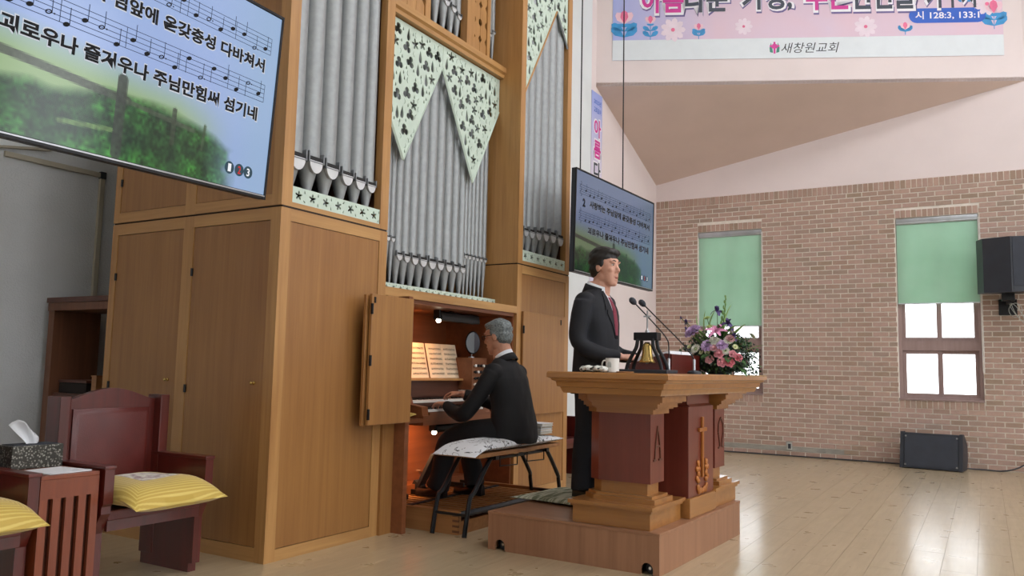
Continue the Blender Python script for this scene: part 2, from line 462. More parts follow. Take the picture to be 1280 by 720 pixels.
# ---- windows
plain('aluminium', 'b4b8bb', .35, .6)
def blind_mat():
    m, nt, N, L, bs = newmat('blind'); N.remove(bs)
    d = N.new('ShaderNodeBsdfDiffuse'); t = N.new('ShaderNodeBsdfTranslucent'); mx = N.new('ShaderNodeMixShader'); mx.inputs[0].default_value = .3
    nz = N.new('ShaderNodeTexNoise'); nz.inputs['Scale'].default_value = 3
    c = ramp(nt, nz.outputs[0], lin('aed2bb'), lin('b8dac5'))
    L.new(c, d.inputs[0]); L.new(c, t.inputs[0]); L.new(d.outputs[0], mx.inputs[1]); L.new(t.outputs[0], mx.inputs[2]); L.new(mx.outputs[0], N['Material Output'].inputs[0])
blind_mat()
def glass_mat():
    m, nt, N, L, bs = newmat('pane_glass'); N.remove(bs)
    t = N.new('ShaderNodeBsdfTransparent'); g = N.new('ShaderNodeBsdfGlossy'); g.inputs['Roughness'].default_value = .05
    mx = N.new('ShaderNodeMixShader'); mx.inputs[0].default_value = .06
    L.new(t.outputs[0], mx.inputs[1]); L.new(g.outputs[0], mx.inputs[2]); L.new(mx.outputs[0], N['Material Output'].inputs[0])
glass_mat()
def make_window(i, a, b, z0, z1):
    y0, y1 = YB+.1, YB+.17
    root = bpy.data.objects.new('window_%d' % (i+1), None); COL.objects.link(root); root['kind'] = 'structure'
    root.location = (a, YB, z0); ORG[root.name] = (a, YB, z0)
    fr = MB(); t = .045
    fr.box(a, a+t, y0-.03, y1+.05, z0, z1); fr.box(b-t, b, y0-.03, y1+.05, z0, z1); fr.box(a+t, b-t, y0-.03, y1+.05, z0, z0+t); fr.box(a+t, b-t, y0-.03, y1+.05, z1-t, z1)
    fr.build('window_frame', 'window_wood', root)
    MB().box(a-.003, b+.003, YB-.015, y0-.03, z0-.002, z0+.02).build('window_sill', 'window_wood', root)
    zt = z0+.655
    MB().box(a+t, b-t, y0-.02, y1+.02, zt, zt+.13).build('transom', 'window_wood', root)
    xm = (a+b)/2
    for (c, d) in ((z0+t, zt), (zt+.13, z1-t)):
        for (p, q, dy) in ((a+t, xm+.015, 0), (xm-.015, b-t, .03)):
            s = .045; sh = MB()
            sh.box(p, p+s, y0+dy, y0+dy+.028, c, d); sh.box(q-s, q, y0+dy, y0+dy+.028, c, d); sh.box(p+s, q-s, y0+dy, y0+dy+.028, c, c+s); sh.box(p+s, q-s, y0+dy, y0+dy+.028, d-s, d)
            so = sh.build('sash', 'window_wood', root)
            MB().box(p+s, q-s, y0+dy+.012, y0+dy+.016, c+s, d-s).build('pane', 'pane_glass', so)
    return root
def make_blind(i, a, b, zb, zt, label):
    r = thing('roller_blind', label, 'blind', (a, YB+.03, zb), 0, 'green roller blinds in the brick wall windows')
    MB().box(a+.012, b-.012, YB+.03, YB+.033, zb+.012, zt-.05).build('blind_fabric', 'blind', r)
    MB().tube([(a+.012, YB+.032, zb+.008), (b-.012, YB+.032, zb+.008)], .009, 8).build('bottom_bar', 'aluminium', r, smooth=40)
    h = MB().box(a+.008, b-.008, YB+.008, YB+.062, zt-.06, zt-.006, c=.006); h.tube([(a+.01, YB+.03, zt-.07), (b-.01, YB+.03, zt-.07)], .02, 12)
    h.build('head_rail', 'aluminium', r, smooth=40)
    MB().tube([(b-.004, YB-.004, zt-.05), (b-.004, YB-.008, 1.25), (b-.001, YB-.008, 1.2), (b+.012, YB-.008, 1.25), (b+.012, YB-.006, zt-.05)], .004, 6).build('pull_chain', 'white', r)
for i, wv in enumerate(WIN): make_window(i, *wv)
make_blind(0, WIN[0][0], WIN[0][1], 1.835, WIN[0][3], 'green roller blind pulled lower, in the window behind the flowers')
make_blind(1, WIN[1][0], WIN[1][1], 2.115, WIN[1][3], 'green roller blind in the window next to the black wall speaker')

# ---- chancel wall (left plaster part, white part, pink part), sloping soffit, diagonal wall
struct('wall_chancel', MB().box(XW-.2, XW, YN, 8.2, 0, ZC), 'plaster')
struct('wall_return', MB().box(XW, XC, 8.0, 8.2, 0, ZC), 'white_wall')
struct('wall_white', MB().box(XC-.15, XC+.015, 8.2, 9.47, 0, ZC), 'white_wall')
struct('wall_pink', MB().box(XC-.15, XC, 9.47, YB, 0, ZC), 'pink_paint')
A_, B_, K_ = Vector((XC, 9.645, 4.95)), Vector((.55, YB, 4.965)), Vector((XC, YB, 4.076))
MBs = MB(); n = Vector((0, 0, .05))
MBs.add([A_, B_, K_, A_+n, B_+n, K_+n], [(0, 1, 2), (3, 5, 4), (0, 3, 4, 1), (1, 4, 5, 2), (2, 5, 3, 0)])
struct('ceiling_soffit', MBs, 'soffit_beige')
d = (B_-A_); d.z = 0; d.normalize(); nn = Vector((-d.y, d.x, 0)) * .12
e_ = A_-d*.0
struct('wall_diagonal', MB().loft([[tuple(A_), tuple(B_), tuple(B_+nn+Vector((0, 0, .01))), tuple(A_+nn+Vector((0, 0, .01)))], [(A_.x, A_.y, ZC), (B_.x, B_.y, ZC), (B_.x+nn.x, B_.y+nn.y, ZC), (A_.x+nn.x, A_.y+nn.y, ZC)]]), 'pink_paint')
struct('ceiling', MB().box(XW-.2, XE, YN, YB+.25, ZC, ZC+.1), 'ceiling_paint')
struct('wall_near', MB().box(XW-.2, XE, YN-.2, YN, 0, ZC), 'white_wall')
hw = MB(); ys = YN
for (p, q) in ((-2.6, -.2), (1.4, 3.8), (5.4, 7.8), (9.2, 11.2)):
    hw.box(XE, XE+.2, ys, p, 0, ZC); hw.box(XE, XE+.2, p, q, 0, .8); hw.box(XE, XE+.2, p, q, 5.6, ZC); ys = q
hw.box(XE, XE+.2, ys, YB+.25, 0, ZC)
struct('wall_hall', hw, 'white_wall')  # unseen hall wall, added with openings sized to balance the daylight
# wooden skirting at the foot of the brick wall is absent; trunking on the plaster wall
tr = thing('wall_trunking', 'beige cable trunking bent around a corner on the plaster wall', 'trunking', (XW, 3.2, 2.7))
MB().box(XW, XW+.03, 3.2, 3.99, 2.66, 2.70, c=.004).build('trunking_run', 'trunking', tr)
MB().box(XW, XW+.03, 3.965, 4.005, 1.2, 2.66, c=.004).build('trunking_drop', 'trunking', tr)
MB().box(XW, XW+.038, 3.96, 4.01, 2.65, 2.71, c=.005).build('corner_cap', 'black_plastic', tr)
lg = thing('wall_ledge', 'pale sloping ledge under the big screen on the plaster wall', 'ledge', (XW, 2.6, 2.7))
M = Matrix.Translation((XW, 3.1, 2.72)) @ Matrix.Rotation(math.radians(10), 4, 'X')
MB().box(0, .05, -.6, .45, 0, .06, M=M).build('ledge_board', 'white_wall', lg)
MB().box(0, .045, -.6, .45, -.016, 0, M=M).build('ledge_lower_strip', 'trunking', lg)  # thin beige strip along the underside of the ledge board

# ---- ceiling lamps of the hall
emit('lamp_glow', 'fbfaff', LAMP_PANEL)
def lamp(x, y):
    r = thing('ceiling_light', 'white fluorescent ceiling light of the hall', 'light', (x, y, ZC), 0, 'ceiling lights of the hall')
    MB().box(x-.35, x+.35, y-.9, y+.9, ZC-.08, ZC).build('housing', 'white', r)
    MB().box(x-.3, x+.3, y-.85, y+.85, ZC-.095, ZC-.08).build('diffuser', 'lamp_glow', r)
for x, y in ((-.6, 7.2), (1.4, 1.0), (1.4, 4.6), (1.8, 8.2), (4.8, 1.0), (4.8, 4.6), (4.8, 8.2)): lamp(x, y)
# ================================================================== PIPE ORGAN
XO = -3.609; YL0, YL1, YR0, YR1 = 3.406, 4.405, 6.25, 7.29; XBK = -5.243; ZS = 2.09
org = thing('pipe_organ', 'tall oak pipe organ with grey metal pipes and mint green fretwork panels', 'organ', (-4.4, 5.35, 0))
plain('groove', '2a1a10', .8)
def part(mb, name, mat, parent=None, smooth=False): return mb.build(name, mat, parent or org, smooth)
def knob(parent, x, y, z, d='y'):
    M = Matrix.Translation((x, y, z)) @ (Matrix.Rotation(PI/2, 4, 'X') if d == 'y' else Matrix.Rotation(PI/2, 4, 'Y'))
    MB().lathe([(.011, 0), (.011, .006), (.005, .01), (.006, .02), (.011, .026), (.004, .032)], 12, M).build('knob', 'brass', parent, 40)
def hinge(parent, x, y, z, d='y', h=.05):
    if d == 'y': m = MB().box(x-.008, x+.008, y-.008, y+.004, z-h/2, z+h/2); m.tube([(x, y-.008, z-h/2), (x, y-.008, z+h/2)], .005, 8)
    else: m = MB().box(x-.004, x+.008, y-.008, y+.008, z-h/2, z+h/2); m.tube([(x+.008, y, z-h/2), (x+.008, y, z+h/2)], .005, 8)
    m.build('hinge', 'black_metal', parent)
def side_section(y, z0, z1, dz0, dz1, knobs, hz):
    """frame and two doors on the side facing the chairs (faces -y)"""
    t = .03
    for (a, b) in ((XBK, -5.18), (-4.485, -4.387), (-3.692, XO-.03)): part(B(a, b, y, y+t, z0, z1), 'side_stile', 'oak')
    for (a, b) in ((-5.18, -4.485), (-4.387, -3.692)):
        part(B(a, b, y, y+t, dz1+.003, z1), 'side_rail', 'oak_rail_x'); part(B(a, b, y, y+t, z0, dz0-.003), 'side_rail', 'oak_rail_x')
        part(B(a, b, y+.02, y+t, dz0, dz1), 'door_recess', 'groove')
        d = part(B(a+.004, b-.004, y+.004, y+.02, dz0, dz1, c=.002), 'door', 'oak_panel')
        for z in hz: hinge(d, a+.004, y+.003, z)
        if knobs: knob(d, b-.075, y+.004, knobs)
side_section(YL0, 0, ZS-.004, .085, 2.008, 1.03, (1.72, .98))
side_section(YL0, ZS+.008, 5.6, 2.17, 3.7, None, (2.38, 3.4))
part(B(XBK, XO, YL0+.01, YL1-.01, ZS-.004, ZS+.008), 'seam', 'groove')
def lower_front(y0, y1, bottom=True):
    st = .082
    part(B(XO-.03, XO, y0, y0+st, 0, ZS-.004), 'front_stile', 'oak'); part(B(XO-.03, XO, y1-st, y1, 0, ZS-.004), 'front_stile', 'oak')
    part(B(XO-.03, XO, y0+st, y1-st, 2.01, ZS-.004), 'front_rail', 'oak_rail'); part(B(XO-.03, XO, y0+st, y1-st, 0, .07), 'front_rail', 'oak_rail')
    part(B(XO-.03, XO-.012, y0+st, y1-st, .07, 2.01), 'panel_recess', 'groove')
    part(B(XO-.013, XO-.004, y0+st+.003, y1-st-.003, .073, 2.007, c=.002), 'front_panel', 'oak_panel')
lower_front(YL0, YL1); lower_front(YR0, YR1)
part(B(XBK, XO-.03, YL0+.03, YL1, 0, ZS-.004), 'left_cabinet_core', 'oak_panel')
part(B(XBK, XO-.03, YR0, YR1, 0, ZS-.004), 'right_cabinet_core', 'oak')
part(B(XBK, XO-.03, YR0+.01, YR1-.01, ZS-.004, ZS+.008), 'seam', 'groove')
part(B(XO-.03, XO-.006, YR0+.005, YR1-.005, ZS-.004, ZS+.008), 'seam', 'groove')

# ---- fretwork holes
def polar(cx, cy, r, fn, n=24, rot=0): return [(cx+r*fn(2*PI*k/n)*math.cos(2*PI*k/n+rot), cy+r*fn(2*PI*k/n)*math.sin(2*PI*k/n+rot)) for k in range(n)]
def clover(cx, cy, r, rot=0): return polar(cx, cy, r, lambda t: .42+.58*abs(math.cos(1.5*t))**.7, 30, PI/2+rot)
def star(cx, cy, r, rot=0): return polar(cx, cy, r, lambda t: .3+.7*abs(math.cos(2.5*t))**1.3, 40, PI/2+rot)
def drop(cx, cy, w, h, rot=0):
    pts = []
    for k in range(14):
        t = k/14*2*PI; s = math.sin(t); c = math.cos(t)
        x, y = w*s*(.55-.45*c), h*c
        pts.append((cx+x*math.cos(rot)-y*math.sin(rot), cy+x*math.sin(rot)+y*math.cos(rot)))
    return pts
def crescent(cx, cy, r, rot=0):
    a = [(r*math.cos(t), r*math.sin(t)) for t in [(-1.2+2.4*i/7) for i in range(8)]]
    b = [(-.35*r+1.12*r*math.cos(t), 1.0*r*math.sin(t)) for t in [(1.05-2.1*i/7) for i in range(1, 7)]]
    return [(cx+x*math.cos(rot)-y*math.sin(rot), cy+x*math.sin(rot)+y*math.cos(rot)) for x, y in a+b]
def fret(poly, seed):
    rnd = random.Random(seed); holes = []; used = []
    x0, x1 = min(p[0] for p in poly), max(p[0] for p in poly); y0, y1 = min(p[1] for p in poly), max(p[1] for p in poly)
    def ok(x, y, r):
        return inside((x, y), poly) and edge_dist((x, y), poly) > r+.012 and all(math.hypot(x-a, y-b) > r+c+.005 for a, b, c in used)
    for (n, kind) in ((900, 'clover'), (700, 'star'), (1400, 'drop'), (1400, 'crescent'), (900, 'dot')):
        for i in range(n):
            x, y = rnd.uniform(x0, x1), rnd.uniform(y0, y1)
            if kind == 'clover' and len(used) < (x1-x0)*(y1-y0)*13 and ok(x, y, .048): holes.append(clover(x, y, .050, rnd.uniform(-.3, .3))); used.append((x, y, .049))
            elif kind == 'star' and ok(x, y, .043) and rnd.random() < .2 and len(used) < (x1-x0)*(y1-y0)*27: holes.append(star(x, y, .046, rnd.uniform(-.3, .3))); used.append((x, y, .045))
            elif kind == 'drop' and ok(x, y-.028, .027) and ok(x, y+.028, .024):
                holes.append(drop(x, y, .030, .052, rnd.uniform(-.08, .08))); used += [(x, y-.028, .026), (x, y+.03, .023), (x, y, .028)]
            elif kind == 'crescent' and ok(x, y, .024): holes.append(crescent(x, y, .025, rnd.choice((0, PI))+rnd.uniform(-.4, .4))); used.append((x, y, .025))
            elif kind == 'dot' and ok(x, y, .012): holes.append(drop(x, y, .011, .016)); used.append((x, y, .016))
    return holes
def strip(w, h, n):
    hs = []
    for i in range(n):
        cx = (i+.5)*w/n; hs.append(star(cx, h/2, h*.3, random.uniform(-.5, .5)))
        for (dx, dy) in ((.42, .8), (.4, .2)):
            hs.append(drop(cx+dx*w/n, h*dy, h*.07, h*.12, random.uniform(-1, 1)))
    return hs
def fret_panel(name, poly, holes, x, th=.009, mat='mint', parent=None):
    """poly in (y, z) of the organ front"""
    vs, fs = perforated(poly, holes, th)
    return part(MB().add([(x+v[2], v[0], v[1]) for v in vs], fs), name, mat, parent)
def tower_front(y0, y1, mirror):
    st = .085; zt = 5.6
    part(B(XO-(.03 if not mirror else .06), XO, y0, y0+st, ZS+.008, zt), 'tower_post', 'oak'); part(B(XO-.06, XO, y1-st, y1, ZS+.008, zt), 'tower_post', 'oak')
    part(B(XO-.06, XO, y0+st, y1-st, ZS+.008, 2.128), 'tower_rail', 'oak_rail')
    a, b = y0+st, y1-st
    hs = [[(a+p[0], 2.13+p[1]) for p in h] for h in strip(b-a, .1, 7)]
    fret_panel('fretwork_strip', [(a, 2.13), (b, 2.13), (b, 2.23), (a, 2.23)], hs, XO-.012)
    part(B(XBK, -4.2, y0+.03, y1-.03, ZS+.008, zt), 'tower_back', 'organ_dark')
    part(B(-4.2, XO-.06, y0+.03, y0+.05, ZS+.008, zt), 'tower_wall', 'brown_wood'); part(B(-4.2, XO-.06, y1-.05, y1-.03, ZS+.008, zt), 'tower_wall', 'brown_wood')
    part(B(-4.2, XO-.06, y0+.05, y1-.05, ZS+.008, 2.15), 'tower_floor', 'organ_dark')
    f = (lambda y: 2*5.348-y) if not mirror else (lambda y: y)
    poly = [(f(y), z) for y, z in ((6.335, 3.70), (6.96, 4.74), (7.205, 4.44), (7.205, 5.5), (6.335, 5.5))]
    o = fret_panel('fretwork_panel', poly, fret(poly, 3+mirror), XO-.02)
    def edge(p, q): return MB().tube([(XO-.012, *p), (XO-.012, *q)], .011, 4)
    edge(poly[0], poly[1]).build('edge_moulding', 'oak', o); edge(poly[1], poly[2]).build('edge_moulding', 'pipe_dark' if mirror else 'oak', o)
random.seed(11)
tower_front(YL0, YL1, 0); tower_front(YR0, YR1, 1)
part(B(XBK, XO-.06, YR0, YR0+.03, ZS+.008, 5.6), 'tower_side', 'oak'); part(B(XBK, XO-.03, YR1-.03, YR1, ZS+.008, 5.6), 'tower_side', 'oak')
part(B(XBK, XO-.03, YL1-.03, YL1, ZS+.008, 5.6), 'tower_side', 'oak')
part(B(XBK, XO, YL0, YL1, 5.6, 5.7), 'tower_cornice', 'oak_rail'); part(B(XBK, XO, YR0, YR1, 5.6, 5.7), 'tower_cornice', 'oak_rail')

# ---- pipes
PM = {}
def pipe(xf, y, r, zf, zm, zt, parent=None):
    """front tangent xf, centre y, radius r, foot zf, mouth zm, top zt"""
    key = (round(r, 4), round(zm-zf, 3), round(zt-zm, 2))
    if key not in PM:
        h0, h1 = zm-zf, zt-zm
        body = MB().lathe([(r*.22, -h0-.06), (r*.24, -h0), (r*.97, -.004), (r, 0), (r, .02), (r, h1*.5), (r, h1)], 22).mesh('pipe', 'pipe_metal', smooth=35)
        w = r*.68
        mo = MB().box(r*.55, r*1.02, -w, w, .004, .004+r*.36).mesh('mouth', 'black')
        lp = MB(); n = 10; pts = [(-w*1.15, 0), (w*1.15, 0)]+[(w*1.15*math.cos(PI*k/n), -r*1.05*math.sin(PI*k/n)) for k in range(1, n)]
        pts = [(p[0], p[1]+.004) for p in pts]; lp.prism(pts, r*.75, r*1.06, 'x'); lip = lp.mesh('lower_lip', 'lip_metal')
        er = MB().prism([(-w*1.35, -r*.1), (-w*1.35, r*.8), (-w*1.15, r*.8), (-w*1.15, -r*.02), (w*1.15, -r*.02), (w*1.15, r*.8), (w*1.35, r*.8), (w*1.35, -r*.1)][::-1], r*.6, r*1.1, 'x').mesh('mouth_ears', 'pipe_dark')
        ul = MB(); hh = r*2.1
        grid = []
        for i in range(7):
            v = i/6; ww = w*1.0*(1-v**1.6)
            grid.append([(math.sqrt(max(0, r*r*1.035-(ww*s)**2)), ww*s, .006+r*.36+v*hh) for s in (-1, -.5, 0, .5, 1)])
        vs = [p for g in grid for p in g]; fs = [(i*5+j, i*5+j+1, i*5+j+6, i*5+j+5) for i in range(6) for j in range(4)]
        ul.add(vs, fs); upl = ul.mesh('upper_lip', 'lip_metal' if r < .001 else 'pipe_metal')
        PM[key] = (body, mo, lip, er, upl)
    ms = PM[key]; o = link('pipe', ms[0], parent or org)
    ox, oy, oz = ORG[org.name]; o.location = (xf-r-ox, y-oy, zm-oz)
    for nme, m in zip(('mouth', 'lower_lip', 'mouth_ears', 'upper_lip'), ms[1:]): link(nme, m, o)
LP = [(3.551, .078, 2.424), (3.707, .075, 2.43), (3.857, .071, 2.42), (4.004, .066, 2.405), (4.134, .059, 2.395), (4.251, .053, 2.39)]
for y, r, zm in LP:
    pipe(XO-.03, y, r, 2.20, zm, 5.3); pipe(XO-.03, 2*5.348-y, r, 2.20, zm+.03, 5.3)
XP = -3.90
part(B(-4.75, -4.4, YL1, YR0, 1.7, 5.6), 'case_back', 'organ_dark')
for y, r in ((4.918, .043), (5.012, .047), (5.116, .052), (5.227, .056), (5.351, .0605), (5.468, .056), (5.59, .055), (5.70, .050), (5.80, .044)): pipe(XP, y, r, 1.74, 2.005, 3.86)
for y in (4.46, 4.525, 4.59, 4.655, 4.72, 4.785, 4.845, 5.862, 5.92, 5.98, 6.042, 6.11, 6.178): pipe(XP-.01, y, .0285, 1.74, 2.125, 3.86)
hs = [[(YL1+p[0], 1.705+p[1]) for p in h] for h in strip(YR0-YL1, .065, 22)]
fret_panel('fretwork_strip', [(YL1, 1.705), (YR0, 1.705), (YR0, 1.77), (YL1, 1.77)], hs, -3.845)
part(B(-4.4, XP-.01, YL1, YR0, 1.66, 1.745), 'wind_chest', 'organ_dark')
part(B(-3.853, XO, YL1, YR0, 1.64, 1.703), 'console_top_rail', 'oak_rail')
# pendants: two kites of fretwork under the cornice
P1 = [(4.41, 3.83), (5.33, 3.83), (5.33, 3.64), (4.85, 2.74), (4.41, 3.45)]
P2 = [(5.333, 3.83), (6.245, 3.83), (6.245, 3.52), (5.835, 2.77), (5.333, 3.64)]
for i, P in enumerate((P1, P2)):
    o = fret_panel('fretwork_pendant', P, fret(P, 21+i), -3.848, .010)
    for a, b in ((2, 3), (3, 4)): MB().tube([(-3.848, *P[a]), (-3.848, *P[b])], .012, 4).build('edge_moulding', 'mint', o)
cr = MB().prism([(-3.95, 3.84), (-3.80, 3.84), (-3.795, 3.87), (-3.775, 3.885), (-3.775, 3.935), (-3.95, 3.935)], YL1, YR0, 'y')
part(cr, 'cornice', 'oak_rail')
def slat_panel(y0, y1):
    z0, z1, x = 3.935, 5.2, -3.86
    n = max(2, round((y1-y0)/.105)); w = (y1-y0)/n
    for i in range(n):
        a, b = y0+i*w, y0+(i+1)*w
        z = 4.09; pts_r, pts_l = [], []
        prof = [(0, z0)]
        hs = []
        part(MB().add(*_slat(a+.002, b-.002, z0, z1, x)), 'carved_slat', 'oak')
def _slat(a, b, z0, z1, x):
    """board whose edges are scalloped so that neighbours leave diamonds and rounds open"""
    c = (b-a)*.26; L, R = [(a, z0)], [(b, z0)]
    for k in range(4):
        z = z0+.16+k*.32
        L += [(a, z-.035), (a+c, z), (a, z+.035), (a, z+.12), (a+c*.8, z+.135), (a+c, z+.155), (a+c*.8, z+.175), (a, z+.19)]
        R += [(b, z-.035), (b-c, z), (b, z+.035), (b, z+.12), (b-c*.8, z+.135), (b-c, z+.155), (b-c*.8, z+.175), (b, z+.19)]
    L.append((a, z1)); R.append((b, z1)); m = MB().prism(L[::-1]+R, x, x+.02, 'x'); return m.v, m.f
slat_panel(4.6, 5.05); slat_panel(5.78, 5.99)
for a, b in ((4.405, 4.6), (5.05, 5.12), (5.66, 5.78), (5.99, 6.04)): part(B(-3.90, -3.83, a, b, 3.935, 5.4), 'upper_stile', 'oak')
for y, r, zm in ((5.19, .05, 4.32), (5.305, .05, 4.3), (5.42, .047, 4.27), (5.525, .044, 4.25), (5.615, .038, 4.21)): pipe(-3.88, y, r, 3.94, zm, 5.4)
for y, r, zm in ((6.07, .026, 4.2), (6.13, .026, 4.24), (6.19, .026, 4.28)): pipe(-3.88, y, r, 3.94, zm, 5.4)

# ---- console niche
YN0, YN1, ZN = 4.575, 6.25, 1.64
part(B(XO-.05, XO+.02, YL1+.002, YN0-.045, 0, ZN), 'niche_filler', 'oak_panel')
part(B(-4.4, XO+.115, YN0-.045, YN0, 0, ZN), 'niche_side', 'console_wood')
part(B(-4.4, XO-.03, YR0-.02, YR0, 0, ZN), 'niche_side', 'console_wood')
part(B(-4.45, -4.36, YN0, YR0-.02, 0, ZN), 'niche_back', 'console_wood')
part(B(-4.4, XO-.02, YN0, YR0-.02, ZN-.03, ZN), 'niche_top', 'console_wood')
# folded doors of the console
def cdoor(name, x0, x1, y0, y1, z0, z1, hs, hy, second=True):
    d = part(B(x0, x1, y0, y1, z0, z1, c=.003), name, 'oak_panel')
    for z in hs: hinge(d, x1, hy, z, 'x', .07)
    return d
d1 = cdoor('console_door', -3.492, -3.47, 4.105, 4.555, .76, 1.62, (1.52, 1.18, .83), 4.105)
part(B(-3.525, -3.503, 4.085, 4.53, .755, 1.615, c=.003), 'console_door', 'oak_panel')
MB().box(-3.47, -3.465, 4.125, 4.14, 1.56, 1.6).build('door_catch', 'black_metal', d1)
d2 = cdoor('console_door', -3.607, -3.585, 6.335, 7.165, .735, 1.665, (1.5,), 6.335)
MB().box(-3.585, -3.58, 7.07, 7.085, 1.58, 1.63).build('door_catch', 'black_metal', d2)
# key desk
part(B(-4.36, -3.70, 5.02, 5.99, .70, .775), 'key_bed', 'console_wood'); part(B(-3.715, -3.70, 5.1, 5.91, .775, .80), 'key_slip', 'console_wood')
for a, b in ((5.02, 5.10), (5.91, 5.99)):
    part(MB().prism([(-4.05, .775), (-3.71, .775), (-3.72, .84), (-3.86, .86), (-3.88, .92), (-4.05, .93)], a, b, 'y'), 'key_cheek', 'console_wood')
for i, (xf, z) in enumerate(((-3.725, .80), (-3.88, .865))):
    kb = part(B(xf-.20, xf-.004, 5.1, 5.91, z-.03, z-.004), 'keyboard', 'console_dark')
    wk = MB(); bk = MB(); n = 36; kw = .81/n
    for k in range(n):
        wk.box(xf-.14, xf, 5.1+k*kw+.0008, 5.1+(k+1)*kw-.0008, z-.004, z+.016)
        if k % 7 not in (2, 6): bk.box(xf-.14, xf-.05, 5.1+(k+1)*kw-.006, 5.1+(k+1)*kw+.006, z+.016, z+.028)
    wk.build('white_keys', 'white', kb)['kind'] = 'stuff'; bk.build('black_keys', 'black', kb)['kind'] = 'stuff'
for k in range(5):
    y = 5.42+k*.035
    part(MB().lathe([(.008, 0), (.008, .012), (.006, .016)], 10, Matrix.Translation((-3.70, y, .785)) @ Matrix.Rotation(PI/2, 4, 'Y')), 'thumb_piston', 'white')
part(B(-4.06, -4.04, 5.0, 6.03, .9, 1.05), 'nameboard', 'console_dark')
part(B(-4.36, -4.06, 5.0, 6.03, .775, 1.05), 'desk_box', 'console_dark')
part(B(-4.12, -3.99, 4.98, 6.06, 1.032, 1.052, c=.003), 'music_ledge', 'oak_rail')
M = Matrix.Translation((-4.06, 5.52, 1.052)) @ Matrix.Rotation(math.radians(-14), 4, 'Y')
part(MB().box(-.02, -.004, -.54, .54, 0, .30, M=M), 'music_desk', 'console_wood')
wood('jamb_wood', '7d5138', '99694a', 'y', scale=18)
for a, b in ((5.99, 6.228), (4.6, 4.85)):
    sp = part(B(-4.36, -3.90, a, b, .955, 1.235), 'stop_jamb', 'jamb_wood')
    part(B(-4.36, -3.84, a, b, .90, .95), 'jamb_shelf', 'white' if a > 5 else 'console_wood')
    nk = 5
    for r_ in range(4):
        for k in range(nk):
            y, z = a+.03+k*(b-a-.06)/(nk-1), 1.0+r_*.055
            MB().lathe([(.007, 0), (.007, .012), (.014, .015), (.014, .021), (.011, .024)], 10, Matrix.Translation((-3.90, y, z)) @ Matrix.Rotation(PI/2, 4, 'Y')).build('stop_knob', 'black' if (r_+k) % 3 else 'white', sp)
part(B(-4.20, -4.17, YN0, YR0-.02, .0, .70), 'knee_panel', 'console_wood')
part(B(-3.92, -3.70, 4.72, 5.02, .725, .755), 'side_shelf', 'console_wood')
# swell shoe
sw = MB(); M = Matrix.Translation((-3.97, 5.40, .22)) @ Matrix.Rotation(math.radians(28), 4, 'Y')
sw.box(-.015, .015, -.045, .045, -.05, .26, M=M, c=.006); sw.box(-.06, .03, -.03, .03, -.08, -.02, M=M)
part(sw, 'swell_shoe', 'black_plastic')
for y in (4.88, 4.98, 5.08, 5.62, 5.72, 5.82):
    part(MB().lathe([(.014, 0), (.01, .03), (.02, .05), (.024, .06), (.018, .068)], 12, Matrix.Translation((-4.17, y, .27)) @ Matrix.Rotation(PI/2, 4, 'Y')), 'toe_piston', 'chrome', smooth=40)
part(B(-4.17, -4.02, YN0+.05, YR0-.08, .0, .2), 'toe_board', 'console_wood')

# ---- loose things on the console
def page_book(y0, y1, z0, h, tilt, yaw, label):
    """open sheet music: two slightly bowed pages with printed staves"""
    r = thing('sheet_music', label, 'sheet music', (-4.045, (y0+y1)/2, z0), 0, 'open scores on the music desk')
    W = (y1-y0)/2
    for s in (-1, 1):
        pg = MB(); n = 6; rows = 2
        top = []
        def P(u, v, off=0):
            x = .004+.018*math.sin(PI*min(1, u*1.0))*.8+off; return (x*math.cos(tilt)-v*h*math.sin(tilt), s*u*W, v*h*math.cos(tilt)+x*math.sin(tilt)*0)
        front = [P(i/n, v) for v in (0, 1) for i in range(n+1)]; back = [(p[0]-.004, p[1], p[2]) for p in front]
        m = n+1; k = 2*m
        fs = [(i, i+1, m+i+1, m+i) if s > 0 else (i+1, i, m+i, m+i+1) for i in range(n)]
        fs += [tuple(q+k for q in f[::-1]) for f in fs]
        fs += [(0, k, k+m, m), (n, m+n, k+m+n, k+n)]+[(i+1, i, k+i, k+i+1) for i in range(n)]+[(m+i, m+i+1, k+m+i+1, k+m+i) for i in range(n)]
        p = pg.add(front+back, fs).build('page', 'sheet', r, world=False)
        ink = MB()
        for st in range(6):
            zc = .1+st*.145
            for ln in range(3):
                v = zc+ln*.02; a = [P(.1+.8*i/5, v, .0016) for i in range(6)]; b = [P(.1+.8*i/5, v+.006, .0016) for i in range(6)]
                ink.add(a+b, [(i, i+1, 7+i, 6+i) for i in range(5)])
            for q in range(8):
                u = .13+q*.1+random.uniform(-.02, .02); v = zc+random.uniform(0, .04); c = .013
                ink.add([P(u-c, v, .0018), P(u+c, v, .0018), P(u+c, v+.022, .0018), P(u-c, v+.022, .0018)], [(0, 1, 2, 3)])
        ink.build('printed_staves', 'ink', p, world=False)
    return r
page_book(5.06, 5.55, 1.054, .30, .24, 0, 'open cream sheet music on the left of the organ music desk')
page_book(5.57, 6.02, 1.054, .30, .24, 0, 'open cream sheet music on the right of the organ music desk')
mi = thing('desk_mirror', 'small oval mirror on a stem standing on the organ stop jamb', 'mirror', (-4.01, 6.14, 1.2355))
M = Matrix.Translation((-4.0, 6.14, 1.372)) @ Matrix.Rotation(math.radians(-22), 4, 'Z') @ Matrix.Rotation(PI/2, 4, 'Y')
fm = MB().lathe([(.098, -.006), (.105, 0), (.098, .006)], 28, M @ Matrix.Diagonal((1, .78, 1, 1))); fm.build('mirror_frame', 'black_metal', mi, 40)
